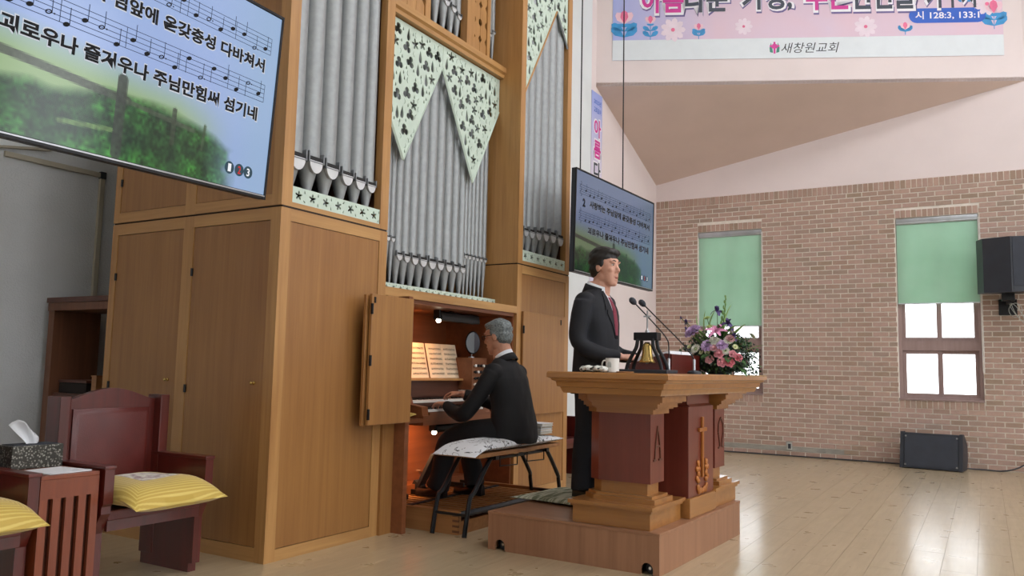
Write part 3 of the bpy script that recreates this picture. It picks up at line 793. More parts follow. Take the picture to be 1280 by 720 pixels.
MB().lathe([(.096, .0062), (.094, .0075)], 28, M @ Matrix.Diagonal((1, .78, 1, 1))).build('mirror_glass', 'mirror_silver', mi)
MB().tube([(-4.005, 6.14, 1.28), (-4.01, 6.14, 1.25)], .006, 8).lathe([(.03, 1.2355), (.028, 1.245), (.008, 1.25)], 14, Matrix.Translation((-4.01, 6.14, 0))).build('mirror_stand', 'silver', mi, 40)
emit('bulb', 'ffe9c8', 8)
def console_lamp(y0, y1, x, z0, z1, label, watts):
    r = thing('console_lamp', label, 'lamp', (x, (y0+y1)/2, z1))
    n = 8; prof = [(-.035, z0), (-.04, z0+.02)]+[(-.03+.06*k/n, z1-.012+.012*math.sin(PI*k/n)) for k in range(n+1)]+[(.04, z0+.02), (.035, z0)]
    o = MB().prism([(x+p[0], p[1]) for p in prof], y0+.03, y1, 'y'); o.build('lamp_shade', 'black_metal', r, 30)
    MB().box(x-.028, x+.028, y0+.005, y0+.03, z0+.01, z1+.01).build('end_cap', 'black', r)
    bz = z0-.004
    MB().ball((x+.012, y0+.02, bz+.002), (.019, .026, .019), 12, 8).build('bulb', 'bulb', r, True)
    if z1 > 1: MB().box(x-.012, x+.012, y0+.2, y0+.24, z1-.005, ZN-.03).build('bracket', 'black_metal', r)
    ld = bpy.data.lights.new('lamp_light', 'SPOT'); ld.energy = watts*2.2; ld.spot_size = math.radians(150); ld.spot_blend = .6; ld.color = (1.0, .45, .16); ld.shadow_soft_size = .03
    lo = bpy.data.objects.new('lamp_light', ld); COL.objects.link(lo); lo.parent = r; lo.location = (-.02, -(y1-y0)/2-.02, bz-z1-.03); lo.rotation_euler = (0, math.radians(62), 0)
console_lamp(5.34, 5.94, -3.84, 1.525, 1.605, 'black tubular lamp with lit bulb under the top of the organ console', 4)
console_lamp(5.27, 5.66, -3.80, .632, .692, 'black tubular lamp with lit bulb below the organ keyboards', 8)
cd = MB()
for k in range(3):
    pts = [(-3.76-.03*random.random(), 4.76+.26*t/5+random.uniform(-.02, .02), .765+.03*random.random()) for t in range(6)]
    cd.tube(smoothpath(pts, 4), .006, 6)
plain('cord_yellow', 'cdb060', .6)
tag(cd.build('extension_cord', 'cord_yellow', None, True, loc=(-3.78, 4.9, .757)), 'tangled pale yellow cord on the shelf beside the organ keyboards', 'cord')

# ---- pedalboard
pb = thing('pedalboard', 'wooden organ pedalboard with thin slats under the bench', 'pedalboard', (-3.45, 5.43, 0))
PX0, PX1, PY0, PY1 = -4.0, -3.16, 4.73, 6.13
for a, b in ((PY0, PY0+.03), (PY1-.03, PY1)): B(PX0, PX1, a, b, .0, .157, c=.002).build('side_board', 'pedal_wood', pb)
B(PX1-.03, PX1, PY0+.03, PY1-.03, .0, .085).build('front_board', 'pedal_wood', pb); B(PX0, PX1-.03, PY0+.03, PY1-.03, .0, .03).build('base_board', 'console_dark', pb)
jt = MB()
for k in range(4): jt.box(PX1-.05, PX1+.0015, PY0-.0015, PY0+.01, .015+k*.036, .03+k*.036)
jt.build('dovetail_joint', 'brown_wood', pb)
n = 17; p = (PY1-PY0-.08)/n; ms = B(PX0+.02, PX1-.035, -.0165, .0165, .09, .124).mesh('pedal', 'console_dark', (-3.58, 0, 0)); mc_ = B(PX0+.02, PX1-.035, -.017, .017, .1242, .135).mesh('pedal_cap', 'pedal_wood', (-3.58, 0, 0)); mb_ = B(PX0+.02, PX0+.16, -.0105, .0105, .0, .04).mesh('sharp_block', 'black', (-3.58, 0, 0))  # dark pedal bodies put the shade between the slats into the colour
for k in range(n):
    o = link('pedal', ms, pb); o.location = (-3.58+3.45, PY0+.04+(k+.5)*p-5.43, 0)
    link('pedal_cap', mc_, o)
    if k % 12 in (1, 3, 6, 8, 10):
        s = link('sharp_block', mb_, o); s.location = (0, 0, .135)
bar = MB().tube(smoothpath([(PX1-.03+.035*math.sin(PI*t/8), PY0+.03+(PY1-PY0-.06)*t/8, .128) for t in range(9)], 3), .022, 6)
bar.build('heel_rail', 'black_plastic', pb)
B(PX0+.3, PX0+.34, PY0+.03, PY1-.03, .135, .142).build('felt_strip', 'black', pb)

# ---- bench
bn = thing('organ_bench', 'wooden bench on bent black steel tube legs in front of the organ', 'bench', (-3.19, 5.36, 0))
B(-3.36, -3.01, 4.74, 5.96, .528, .556, c=.004).build('seat_board', 'pedal_wood', bn)
for ya, s in ((4.99, -1), (5.76, 1)):
    for x, xf in ((-3.31, -3.325), (-3.05, -3.06)):
        pts = [(x, ya-s*.02, .515), (x, ya+s*.05, .50), (x, ya+s*.24, .30), (xf, ya+s*.28, .25), (xf, ya+s*.335, .008)]
        MB().tube(smoothpath(pts, 3), .0165, 8).build('leg', 'black_metal', bn, 40)
    MB().tube([(-3.325, ya+s*.31, .15), (-3.06, ya+s*.31, .15)], .01, 8).build('cross_bar', 'black_metal', bn)
    MB().tube([(-3.34, ya, .515), (-3.03, ya, .515)], .014, 8).box(-3.045, -3.015, ya-.02, ya+.02, .50, .545).build('leg_bracket', 'black_metal', bn)
MB().tube([(-3.05, 4.99, .505), (-3.05, 5.76, .505)], .012, 8).build('rail', 'black_metal', bn); MB().tube([(-3.31, 4.99, .505), (-3.31, 5.76, .505)], .012, 8).build('rail', 'black_metal', bn)
for a, b in ((5.05, 5.3), (5.45, 5.72)):
    MB().tube([(-3.03, a, .52), (-3.03, a, .45), (-3.03, b, .44), (-3.03, b, .52)], .005, 6).build('wire_hook', 'black_metal', bn)
def cushion(name, label, cat, loc, sx, sy, h, mat, rz=0, droop=None, seed=1, nx=22, ny=22, group=None, corner=.0, pinch=.09):
    """pillow: two bulged sheets meeting in a seam with pinched corners"""
    rnd = random.Random(seed); vs, fs = [], []
    ph = [rnd.uniform(0, 6) for _ in range(6)]
    for side in (1, -1):
        for i in range(nx+1):
            for j in range(ny+1):
                u, v = 2*i/nx-1, 2*j/ny-1
                e = (1-abs(u)**3)*(1-abs(v)**3); pin = 1-pinch*(1-abs(u)**2)*abs(v)**4*min(1, sx/sy)
                pin2 = 1-pinch*(1-abs(v)**2)*abs(u)**4
                x, y = u*sx/2*pin2, v*sy/2*pin
                z = h*(.4+.6*max(e, 0)**.5) if side > 0 else h*(.4-.4*max(e, 0)**.45)
                z += (.006*math.sin(5*u+ph[0])*math.sin(4*v+ph[1])*e if side > 0 else 0) + corner*(abs(u*v)**3)
                if droop: z += droop(x, y)
                vs.append((x, y, z))
    m = (nx+1)*(ny+1)
    for i in range(nx):
        for j in range(ny):
            a = i*(ny+1)+j; f = (a, a+ny+1, a+ny+2, a+1); fs.append(f); fs.append(tuple(q+m for q in f[::-1]))
    bm = bmesh.new()
    bv = [bm.verts.new(v) for v in vs]
    for f in fs: bm.faces.new([bv[i] for i in f])
    edge = [bv[k] for k in range(2*m) if ((k % m)//(ny+1) in (0, nx) or (k % m) % (ny+1) in (0, ny))]
    # close the seam
    for i in range(nx):
        for j in (0, ny):
            a, b = i*(ny+1)+j, (i+1)*(ny+1)+j
            try: bm.faces.new([bv[b], bv[a], bv[a+m], bv[b+m]] if j == 0 else [bv[a], bv[b], bv[b+m], bv[a+m]])
            except ValueError: pass
    for j in range(ny):
        for i in (0, nx):
            a, b = i*(ny+1)+j, i*(ny+1)+j+1
            try: bm.faces.new([bv[a], bv[b], bv[b+m], bv[a+m]] if i == 0 else [bv[b], bv[a], bv[a+m], bv[b+m]])
            except ValueError: pass
    bmesh.ops.remove_doubles(bm, verts=bm.verts[:], dist=1e-5); bmesh.ops.recalc_face_normals(bm, faces=bm.faces[:])
    me = bpy.data.meshes.new(name); bm.to_mesh(me); bm.free(); me.materials.append(MATS[mat]); shade(me, 60)
    o = link(name, me); o.location = loc; o.rotation_euler = (0, 0, rz); return tag(o, label, cat, group)
def ink_cloth():
    m, nt, N, L, bs = newmat('ink_cloth'); v = rand_vec(nt)
    n1 = N.new('ShaderNodeTexNoise'); n1.inputs['Scale'].default_value = 9; n1.inputs['Detail'].default_value = 3; n1.inputs['Distortion'].default_value = 2.2; L.new(v, n1.inputs['Vector'])
    r = N.new('ShaderNodeValToRGB'); e = r.color_ramp.elements; L.new(n1.outputs[0], r.inputs[0])
    e[0].position = .0; e[0].color = lin('dfe2e6'); e[1].position = 1; e[1].color = lin('dfe2e6')
    for p, c in ((.56, 'dfe2e6'), (.575, '33353b'), (.60, '33353b'), (.615, 'dfe2e6')): e.new(p).color = lin(c)
    L.new(r.outputs[0], bs.inputs['Base Color']); bs.inputs['Roughness'].default_value = .85
ink_cloth()
cushion('bench_cushion', 'white cushion with ink drawing lying along the organ bench', 'cushion', (-3.18, 5.345, .557), .36, 1.34, .075, 'ink_cloth', droop=lambda x, y: -.05*max(0, (-y-.5)/.18)**1.5 if y < -.5 else 0, seed=4, ny=40, pinch=.03)
plain('book_grey', 'b9bcb6', .7); plain('book_page', 'ded9cc', .8)
for k, (hh, dx, dy, w, cm) in enumerate(((.022, 0, 0, .20, 'book_grey'), (.02, .006, -.01, .19, 'paper'), (.02, -.004, .012, .195, 'book_grey'), (.022, .01, 0, .185, 'paper'))):
    z = .634+sum((.022, .02, .02, .022)[:k]); x, y = -3.15+dx, 5.80+dy
    r = thing('hymn_book', ('lowest', 'second lowest', 'second highest', 'topmost')[k]+' book of the small stack on the organ bench', 'book', (x, y, z), 0, 'books on the organ bench')
    B(x-.1, x+.1, y-w/2, y+w/2, z, z+.003).box(x-.1, x+.1, y-w/2, y+w/2, z+hh-.004, z+hh-.0005).box(x-.1, x-.095, y-w/2, y+w/2, z+.003, z+hh-.004).build('cover', cm, r)
    B(x-.094, x+.096, y-w/2+.004, y+w/2-.004, z+.0032, z+hh-.0042).build('page_block', 'book_page', r)
# ================================================================== PULPIT AND ITS PLATFORM
PZ = math.radians(-2.3); PO = (-1.618, 4.462, 0); PT = .237
def pul(a, b, z): # platform coordinates -> world
    return (PO[0]+a*math.cos(PZ)-b*math.sin(PZ), PO[1]+a*math.sin(PZ)+b*math.cos(PZ), z)
pf = thing('platform', 'low brown laminate platform with caster notches under the pulpit', 'platform', PO, PZ)
def arch(c, r=.038): return [(c-r, 0), (c-r, .03)]+[(c-r*math.cos(PI*k/8), .03+r*math.sin(PI*k/8)) for k in range(1, 8)]+[(c+r, .03), (c+r, 0)]
out = [(-1.165, 0)]+arch(-1.075)+arch(-.075)+[(0, 0), (0, PT-.018), (-1.165, PT-.018)]
MB().prism(out, 0, .02, 'y').build('side_panel', 'platform_wood', pf, world=False)
MB().box(-.02, 0, .02, 1.5, 0, PT-.018).build('front_panel', 'platform_wood', pf, world=False)
MB().box(-1.165, -1.145, .02, 1.5, 0, PT-.018).build('back_panel', 'platform_wood', pf, world=False)
MB().box(-1.145, -.02, 1.48, 1.5, 0, PT-.018).build('side_panel', 'platform_wood', pf, world=False)
MB().box(-1.168, .003, -.003, 1.503, PT-.018, PT, c=.003).build('top_board', 'platform_top', pf, world=False)
MB().box(-1.145, -.02, .1, .12, .0, PT-.018).build('dark_backing', 'black', pf, world=False)  # black sheet standing in for the dark hollow behind the caster notches
for c in (-1.075, -.075):
    w_ = MB().lathe([(.024, -.011), (.03, -.008), (.03, .008), (.024, .011)], 18, Matrix.Translation((c+.008, .045, .031)) @ Matrix.Rotation(PI/2, 4, 'X')).build('caster_wheel', 'black_plastic', pf, 40, world=False)
    MB().lathe([(.009, -.003), (.009, .004)], 12, Matrix.Translation((c+.008, .03, .034)) @ Matrix.Rotation(PI/2, 4, 'X')).build('axle_bolt', 'chrome', w_, 40, world=False)

pp = thing('pulpit', 'wooden pulpit with moulded oak top, red columns and gilt cross', 'pulpit', pul(0, 0, PT), PZ)
def pbuild(mb, name, mat, parent=None, smooth=False): return mb.build(name, mat, parent or pp, smooth, world=False)
def lz(z): return z-PT
def flip(poly, m): return poly if not m else [(a+.03, 1.56-b) for a, b in poly][::-1]
def offset(poly, d):
    ca = sum(p[0] for p in poly)/len(poly); cb = sum(p[1] for p in poly)/len(poly)
    a0, a1 = min(p[0] for p in poly), max(p[0] for p in poly); b0, b1 = min(p[1] for p in poly), max(p[1] for p in poly)
    return [(ca+(p[0]-ca)*(1+2*d/(a1-a0)), cb+(p[1]-cb)*(1+2*d/(b1-b0))) for p in poly]
shaft = [(-.115, .14), (-.115, .35), (-.455, .35), (-.53, .30), (-.53, .19), (-.455, .14)]
for m in (0, 1):
    bs_ = [(-.07, .03), (-.07, .51), (-.57, .51), (-.57, .03)]
    base = pbuild(MB().prism(flip(bs_, m), lz(.238), lz(.335), 'z'), 'column_base', 'pulpit_oak')
    pbuild(MB().prism(flip(offset(bs_, .012), m), lz(.335), lz(.35), 'z').prism(flip(offset(bs_, .024), m), lz(.35), lz(.372), 'z'), 'base_moulding', 'pulpit_oak', base)
    pbuild(MB().prism(flip(offset(shaft, .035), m), lz(.372), lz(.40), 'z').prism(flip(offset(shaft, .015), m), lz(.40), lz(.415), 'z'), 'neck_moulding', 'pulpit_oak', base)
    pbuild(MB().prism(flip(offset(shaft, -.022), m), lz(.415), lz(.485), 'z'), 'column_neck', 'pulpit_oak', base)
    sh = pbuild(MB().prism(flip(shaft, m), lz(.485), lz(.90), 'z'), 'column_shaft', 'pulpit_red')
    cap = MB()
    for k, (z0, z1, o) in enumerate(((.895, .933, .02), (.933, .968, .055), (.968, 1.012, .09))):
        cap.prism(flip(offset(shaft, o), m), lz(z0), lz(z1-.008), 'z').prism(flip(offset(shaft, o+.018), m), lz(z1-.01), lz(z1), 'z')
    pbuild(cap, 'capital', 'pulpit_oak')
    # letter on the front face
    L_ = MB(); cb = .245 if not m else 1.56-.225
    def bar2(p, q, w=.011):
        p, q = Vector(p), Vector(q); d_ = (q-p); n_ = Vector((-d_.y, d_.x)).normalized()*w/2
        L_.prism([tuple(p+n_), tuple(p-n_), tuple(q-n_), tuple(q+n_)], -.115+.03*m, -.109+.03*m, 'x')
    if not m:
        for s in (-1, 1):
            bar2((cb, lz(.82)), (cb+s*.03, lz(.72))); bar2((cb+s*.03, lz(.725)), (cb+s*.045, lz(.62))); bar2((cb+s*.065, lz(.62)), (cb+s*.018, lz(.62)))
        bar2((cb-.03, lz(.70)), (cb+.03, lz(.70)))
    else:
        pts = [(cb+.055, .62), (cb+.02, .63), (cb+.03, .67), (cb+.055, .73), (cb+.045, .79), (cb, .83), (cb-.045, .79), (cb-.055, .73), (cb-.03, .67), (cb-.02, .63), (cb-.055, .62)]
        for a, b in zip(pts, pts[1:]): bar2((a[0], lz(a[1])), (b[0], lz(b[1])))
    pbuild(L_, 'carved_letter', 'console_dark', sh)
cb_ = pbuild(MB().box(-.46, -.02, .545, 1.04, lz(.238), lz(.36), c=.004), 'centre_base', 'pulpit_oak_y')
pbuild(MB().box(-.45, -.035, .56, 1.03, lz(.36), lz(.93), c=.004), 'centre_panel', 'pulpit_red')
pbuild(MB().prism([(-.035, lz(.93)), (-.055, lz(.945)), (-.055, lz(1.013)), (-.43, lz(1.013)), (-.43, lz(.93))], .585, 1.005, 'y'), 'centre_cap', 'pulpit_red')
plain('gilt', 'a8672c', .35, .25)
cx_ = .795
cr_ = pbuild(MB().box(-.035, -.02, cx_-.014, cx_+.014, lz(.47), lz(.86), c=.003).box(-.034, -.019, cx_-.07, cx_+.07, lz(.765), lz(.79), c=.003), 'cross', 'gilt')
orn = MB()
for s in (-1, 1):
    for k in range(9):
        t = k/8; y = cx_+s*(.035+.06*t+.02*math.sin(5*t)); z = .39+.05*t+(.13*max(0, t-.5)*2)
        orn.ball((-.03, y, lz(z)), (.012, .02, .018), 10, 6)
    for k in range(4): orn.ball((-.03, cx_+s*(.085+.012*(-1)**k), lz(.47+k*.03)), (.012, .017, .02), 10, 6)
for k in range(5): orn.ball((-.03, cx_-.06+k*.03, lz(.385+.008*(k % 2))), (.012, .018, .018), 10, 6)
o_ = pbuild(orn, 'vine_ornament', 'gilt', None, True); o_['kind'] = 'stuff'
# moulded top: stacked slabs, each a rectangle ring
TA0, TA1, TB0, TB1 = -.63, .133, -.21, 1.76
top = MB(); prof = [(.075, 1.012), (.07, 1.02), (.06, 1.045), (.045, 1.05), (.04, 1.078), (.022, 1.086), (.018, 1.095), (.0, 1.103), (.0, 1.128), (.006, 1.137)]
top.loft([[(TA0+i, TB0+i, lz(z)), (TA1-i, TB0+i, lz(z)), (TA1-i, TB1-i, lz(z)), (TA0+i, TB1-i, lz(z))] for i, z in prof])
pbuild(top, 'moulded_top', 'pulpit_oak')
ZT_ = 1.1375
# ---- things on the pulpit
def onp(name, label, cat, a, b, rz=0): return thing(name, label, cat, pul(a, b, ZT_), PZ+rz)
mg = onp('mug', 'white mug with a printed crest on the near end of the pulpit top', 'mug', -.31, .02)
MB().lathe([(.036, 0), (.04, .004), (.041, .085), (.038, .085), (.037, .008), (.0, .008)], 24).build('mug_body', 'white', mg, 40, world=False)
MB().tube(smoothpath([(-.039, 0, .07), (-.06, 0, .068), (-.068, 0, .045), (-.058, 0, .022), (-.039, 0, .018)], 4), .005, 8).build('handle', 'white', mg, True, world=False)
MB().box(-.012, .012, -.0425, -.0405, .03, .055).ball((0, -.041, .058), (.01, .003, .008), 8, 6).build('printed_crest', 'book_grey', mg, world=False)
def cloth_mat():
    m, nt, N, L, bs = newmat('leaf_cloth'); v = rand_vec(nt)
    n1 = N.new('ShaderNodeTexNoise'); n1.inputs['Scale'].default_value = 45; n1.inputs['Detail'].default_value = 2; n1.inputs['Distortion'].default_value = 1; L.new(v, n1.inputs['Vector'])
    r = N.new('ShaderNodeValToRGB'); e = r.color_ramp.elements; e[0].position = .52; e[0].color = lin('dfe0d8'); e[1].position = .56; e[1].color = lin('30332c'); L.new(n1.outputs[0], r.inputs[0])
    L.new(r.outputs[0], bs.inputs['Base Color']); bs.inputs['Roughness'].default_value = .9
cloth_mat()
tw = MB()
for k in range(5):
    x = -.09+k*.032; tw.ball((x, .004*(-1)**k, .018+.005*(k % 2)), (.03, .034, .019), 14, 8)
me = remesh(tw, .006, 3); me.materials.append(MATS['leaf_cloth']); shade(me, True)
t_ = link('hand_towel', me); t_.location = pul(-.37, -.06, ZT_); t_.rotation_euler = (0, 0, PZ); tag(t_, 'crumpled white and black patterned cloth beside the mug on the pulpit', 'towel')
cs = MB().lathe([(.0, 0), (.05, 0), (.052, .006), (.048, .008), (0, .008)], 24, cap=False).mesh('coaster', 'pedal_wood', smooth=40)
o = link('coaster', cs); o.location = pul(-.205, -.03, ZT_); tag(o, 'small wooden coaster right of the mug on the pulpit', 'coaster')
# bell in a black stand with a cross
bl = onp('bell_stand', 'brass bell hanging in a black wooden stand with a small cross on top', 'bell', -.19, .26)
MB().box(-.17, .165, -.09, .09, 0, .022, c=.004).build('stand_base', 'black_plastic', bl, world=False)
for s in (-1, 1):
    pts = [(s*.115, 0, .02), (s*.105, 0, .06), (s*.075, 0, .12), (s*.055, 0, .16), (s*.05, 0, .21)]
    for y in (-.035, .035): MB().tube([(p[0], y*(1.5-p[2]*3), p[2]) for p in smoothpath(pts, 3)], .013, 8, flat=.9).build('stand_leg', 'black_metal', bl, 40, world=False)
MB().box(-.078, .078, -.034, .034, .2, .25, c=.006).build('yoke', 'black_metal', bl, world=False)
MB().lathe([(.0, .19), (.014, .19), (.022, .18), (.028, .16), (.032, .12), (.04, .085), (.052, .065), (.048, .064), (.03, .1), (.0, .17)], 24, Matrix.Translation((.0, -.0, 0)), cap=False).build('bell', 'brass', bl, True, world=False)
MB().tube([(0, 0, .17), (0, 0, .075)], .003, 6).ball((0, 0, .068), .011, 10, 6).build('clapper', 'silver', bl, True, world=False)
MB().lathe([(.014, .25), (.012, .262), (.005, .27), (.004, .285)], 12).box(-.004, .004, -.003, .003, .28, .385).box(-.024, .024, -.003, .003, .345, .354).build('small_cross', 'silver', bl, world=False)
# gooseneck microphones
def mic(a, b, pts, label):
    r = onp('gooseneck_microphone', label, 'microphone', a, b)
    MB().lathe([(.045, 0), (.045, .012), (.035, .02), (.012, .024)], 20).build('mic_base', 'black_plastic', r, 40, world=False)
    MB().lathe([(.009, .02), (.009, .09), (.006, .095)], 12).build('mic_socket', 'silver', r, 40, world=False)
    sp = smoothpath([(0, 0, .09)]+pts, 6); MB().tube(sp, .0042, 8).build('gooseneck', 'black_metal', r, True, world=False)
    d_ = (sp[-1]-sp[-3]).normalized(); M = Matrix.Translation(sp[-1]) @ d_.to_track_quat('Z', 'Y').to_matrix().to_4x4()
    MB().lathe([(.0, -.004), (.008, 0), (.017, .012), (.021, .028), (.019, .044), (.01, .055), (.0, .058)], 16, M, cap=False).build('foam_windscreen', 'grille', r, True, world=False)
mic(-.105, .40, [(.0, 0, .15), (-.012, 0, .215), (-.1, .0, .315), (-.225, .0, .44)], 'black gooseneck microphone nearest the bell, head towards the preacher')
mic(-.02, .62, [(-.03, .0, .14), (-.12, .0, .235), (-.34, .0, .445)], 'black gooseneck microphone rising from behind the flowers towards the preacher')
# reading desk with paper
rd = onp('reading_desk', 'sloped red mahogany reading desk on the pulpit top', 'lectern', -.25, .80)
for y in (-.26, .24): MB().prism([(-.19, 0), (.11, 0), (.11, .125), (.07, .13), (-.19, .055)], y, y+.02, 'y').build('side_panel', 'mahogany_x', rd, world=False)
MB().box(.09, .11, -.24, .24, 0, .125).build('front_panel', 'mahogany', rd, world=False)
MB().box(-.19, -.175, -.24, .24, 0, .05).build('back_panel', 'pulpit_red', rd, world=False)
sl = math.atan2(.06, .34)
MB().box(-.19, .09, -.24, .24, -.012, 0, M=Matrix.Translation((0, 0, .10)) @ Matrix.Rotation(-sl, 4, 'Y')).build('slope_board', 'pulpit_red', rd, world=False)
sm_ = onp('open_book', 'thick open white book lying on the sloped reading desk', 'book', -.25, .80)
for k, (a, b) in enumerate(((-.2, -.005), (.005, .2))):
    MB().box(-.17, .08, a, b, .003, .034, M=Matrix.Translation((0, 0, .10)) @ Matrix.Rotation(-sl, 4, 'Y')).build('page_block', 'paper', sm_, world=False)
# cushion the preacher stands on
def stripe_cloth():
    m, nt, N, L, bs = newmat('stripe_cloth'); tc = N.new('ShaderNodeTexCoord')
    n1 = N.new('ShaderNodeTexNoise'); n1.inputs['Scale'].default_value = 1; n1.inputs['Detail'].default_value = 2
    mp = N.new('ShaderNodeMapping'); mp.inputs['Scale'].default_value = (45, 7, 7); L.new(tc.outputs['Object'], mp.inputs['Vector']); L.new(mp.outputs[0], n1.inputs['Vector'])
    L.new(ramp(nt, n1.outputs[0], lin('6f755c'), lin('b9bba8'), .44, .56), bs.inputs['Base Color']); bs.inputs['Roughness'].default_value = .9
stripe_cloth()
cushion('floor_cushion', 'flat green and white striped cushion under the preacher on the platform', 'cushion', (-2.565, 5.27, PT+.001), .60, .66, .042, 'stripe_cloth', rz=math.radians(-6), seed=9)
# ================================================================== CLERGY CHAIRS, SIDE TABLE
def make_chair(label, x, y):
    """local: x forward (towards the hall), y across 0..0.64"""
    W = .64; r = thing('clergy_chair', label, 'chair', (x, y, 0), 0, 'red clergy chairs')
    def b(mb, n, m, p=None, s=False):
        mb.v = [(v[0]*.86, v[1], v[2]) for v in mb.v]; return mb.build(n, m, p or r, s, world=False)
    side = [(.02, .0), (.50, .0), (.50, .05), (.535, .05), (.535, .30), (.575, .37), (.60, .40), (.60, .435), (.615, .45), (.615, .62), (.59, .628), (.02, .628)]
    for y0 in (0, W-.05):
        b(MB().prism(side, y0, y0+.05, 'y'), 'arm_panel', 'mahogany')
        b(MB().box(.0, .14, y0-.004, y0+.054, .06, .955, c=.006), 'back_post', 'mahogany')
        b(MB().box(.03, .622, y0-.006, y0+.056, .615, .632, c=.004), 'arm_cap', 'mahogany_x')
    n = 18; pts = [(.054, .40), (W-.054, .40)]+[(W-.054-(W-.108)*k/n, .93+.065*math.sin(PI*k/n)**1.4) for k in range(n+1)]
    bk = b(MB().prism(pts, .03, .075, 'x'), 'back_panel', 'mahogany')
    pad = []
    for (i, d_) in ((0, 0), (.0, .012), (.012, .022), (.03, .026)):
        pad.append([(.075+d_, .095+i, .43+i), (.075+d_, W-.095-i, .43+i), (.075+d_, W-.095-i, .885-i), (.075+d_, .095+i, .885-i)])
    b(MB().loft(pad), 'leather_pad', 'leather', bk, 50)
    b(MB().box(.08, .58, .05, W-.05, .36, .41, c=.006), 'seat', 'leather'); b(MB().box(.55, .575, .05, W-.05, .31, .36), 'seat_apron', 'mahogany')
    return r
CX = -4.24
make_chair('red mahogany chair with leather back and yellow cushion next to the organ', CX, 2.46)
make_chair('red mahogany chair cut off by the left edge, arm and yellow cushion showing', CX, 1.505)
make_chair('red mahogany chair half hidden behind the preacher beside the organ', -4.36, 7.62)
def yellow_cloth():
    m, nt, N, L, bs = newmat('yellow_quilt'); tc = N.new('ShaderNodeTexCoord')
    sx = N.new('ShaderNodeSeparateXYZ'); L.new(tc.outputs['Object'], sx.inputs[0])
    def ab(o): a = N.new('ShaderNodeMath'); a.operation = 'ABSOLUTE'; L.new(o, a.inputs[0]); return a.outputs[0]
    mxm = N.new('ShaderNodeMath'); mxm.operation = 'MAXIMUM'; L.new(ab(sx.outputs[0]), mxm.inputs[0]); L.new(ab(sx.outputs[1]), mxm.inputs[1])
    si = N.new('ShaderNodeMath'); si.operation = 'SINE'; ml = N.new('ShaderNodeMath'); ml.operation = 'MULTIPLY'; ml.inputs[1].default_value = 420; L.new(mxm.outputs[0], ml.inputs[0]); L.new(ml.outputs[0], si.inputs[0])
    c1 = ramp(nt, si.outputs[0], lin('c6a646'), lin('dcc468'), .1, .8)
    nz = N.new('ShaderNodeTexNoise'); nz.inputs['Scale'].default_value = 26; nz.inputs['Detail'].default_value = 3; L.new(tc.outputs['Object'], nz.inputs['Vector'])
    r = N.new('ShaderNodeValToRGB'); e = r.color_ramp.elements; e[0].position = .35; e[0].color = lin('8a5f6a'); e[1].position = .6; e[1].color = lin('e2ddd0'); L.new(nz.outputs[0], r.inputs[0])
    lt = N.new('ShaderNodeMath'); lt.operation = 'LESS_THAN'; lt.inputs[1].default_value = .115; L.new(mxm.outputs[0], lt.inputs[0])
    mx = N.new('ShaderNodeMix'); mx.data_type = 'RGBA'; L.new(lt.outputs[0], mx.inputs[0]); L.new(c1, mx.inputs[6]); L.new(r.outputs[0], mx.inputs[7])
    L.new(mx.outputs[2], bs.inputs['Base Color']); bs.inputs['Roughness'].default_value = .6; bs.inputs['Sheen Weight'].default_value = .3
    bump(nt, si.outputs[0], .2, .003, bs)
yellow_cloth()
cushion('seat_cushion', 'yellow quilted cushion on the chair next to the organ', 'cushion', (-3.84, 2.78, .414), .60, .57, .135, 'yellow_quilt', rz=.05, droop=lambda x, y: -.05*max(0, (x-.13)/.17)**1.6, seed=2, group='yellow chair cushions', corner=.01)
cushion('seat_cushion', 'yellow quilted cushion on the chair at the left edge', 'cushion', (-3.835, 1.825, .414), .60, .57, .135, 'yellow_quilt', rz=-.04, droop=lambda x, y: -.05*max(0, (x-.13)/.17)**1.6, seed=3, group='yellow chair cushions', corner=.01)
st = thing('side_table', 'red-brown side table with slotted front between the two chairs', 'table', (-4.0, 2.305, 0))
TX0, TX1, TY0, TY1 = -4.30, -3.735, 2.163, 2.447
wood('table_red', '6e3019', '8a4526', 'z', scale=16, rough=.35, coat=.2)
B(TX0, TX1, TY0, TY1, .592, .612, c=.003).build('table_top', 'table_red', st)
for a, b in ((TY0, TY0+.02), (TY1-.02, TY1)): B(TX0, TX1-.02, a, b, 0, .592).build('side_panel', 'table_red', st)
B(TX0, TX0+.02, TY0+.02, TY1-.02, 0, .592).build('back_panel', 'table_red', st)
B(TX1-.05, TX1-.03, TY0+.02, TY1-.02, 0, .592).build('inner_panel', 'console_dark', st)
B(TX1-.02, TX1, TY0, TY1, .505, .592).build('front_rail', 'table_red', st); B(TX1-.02, TX1, TY0, TY1, .0, .05).build('front_rail', 'table_red', st)
ns = 5; sw_ = .037; gp = (TY1-TY0-ns*sw_)/(ns-1)
for k in range(ns): B(TX1-.02, TX1, TY0+k*(sw_+gp), TY0+k*(sw_+gp)+sw_, .05, .505).build('front_slat', 'table_red', st)
def woven():
    m, nt, N, L, bs = newmat('woven_box'); tc = N.new('ShaderNodeTexCoord')
    v = N.new('ShaderNodeTexVoronoi'); v.inputs['Scale'].default_value = 90; L.new(tc.outputs['Object'], v.inputs['Vector'])
    L.new(ramp(nt, v.outputs['Distance'], lin('a3a196'), lin('38362f'), .1, .5), bs.inputs['Base Color']); bs.inputs['Roughness'].default_value = .45; bs.inputs['Metallic'].default_value = .3
    bump(nt, v.outputs['Distance'], .5, .004, bs)
woven()
tb = thing('tissue_box', 'dark woven tissue box with a white tissue sticking out', 'tissue box', (-4.1, 2.305, .6125))
B(-4.17, -4.03, 2.185, 2.435, .6125, .725, c=.004).build('box_body', 'woven_box', tb)
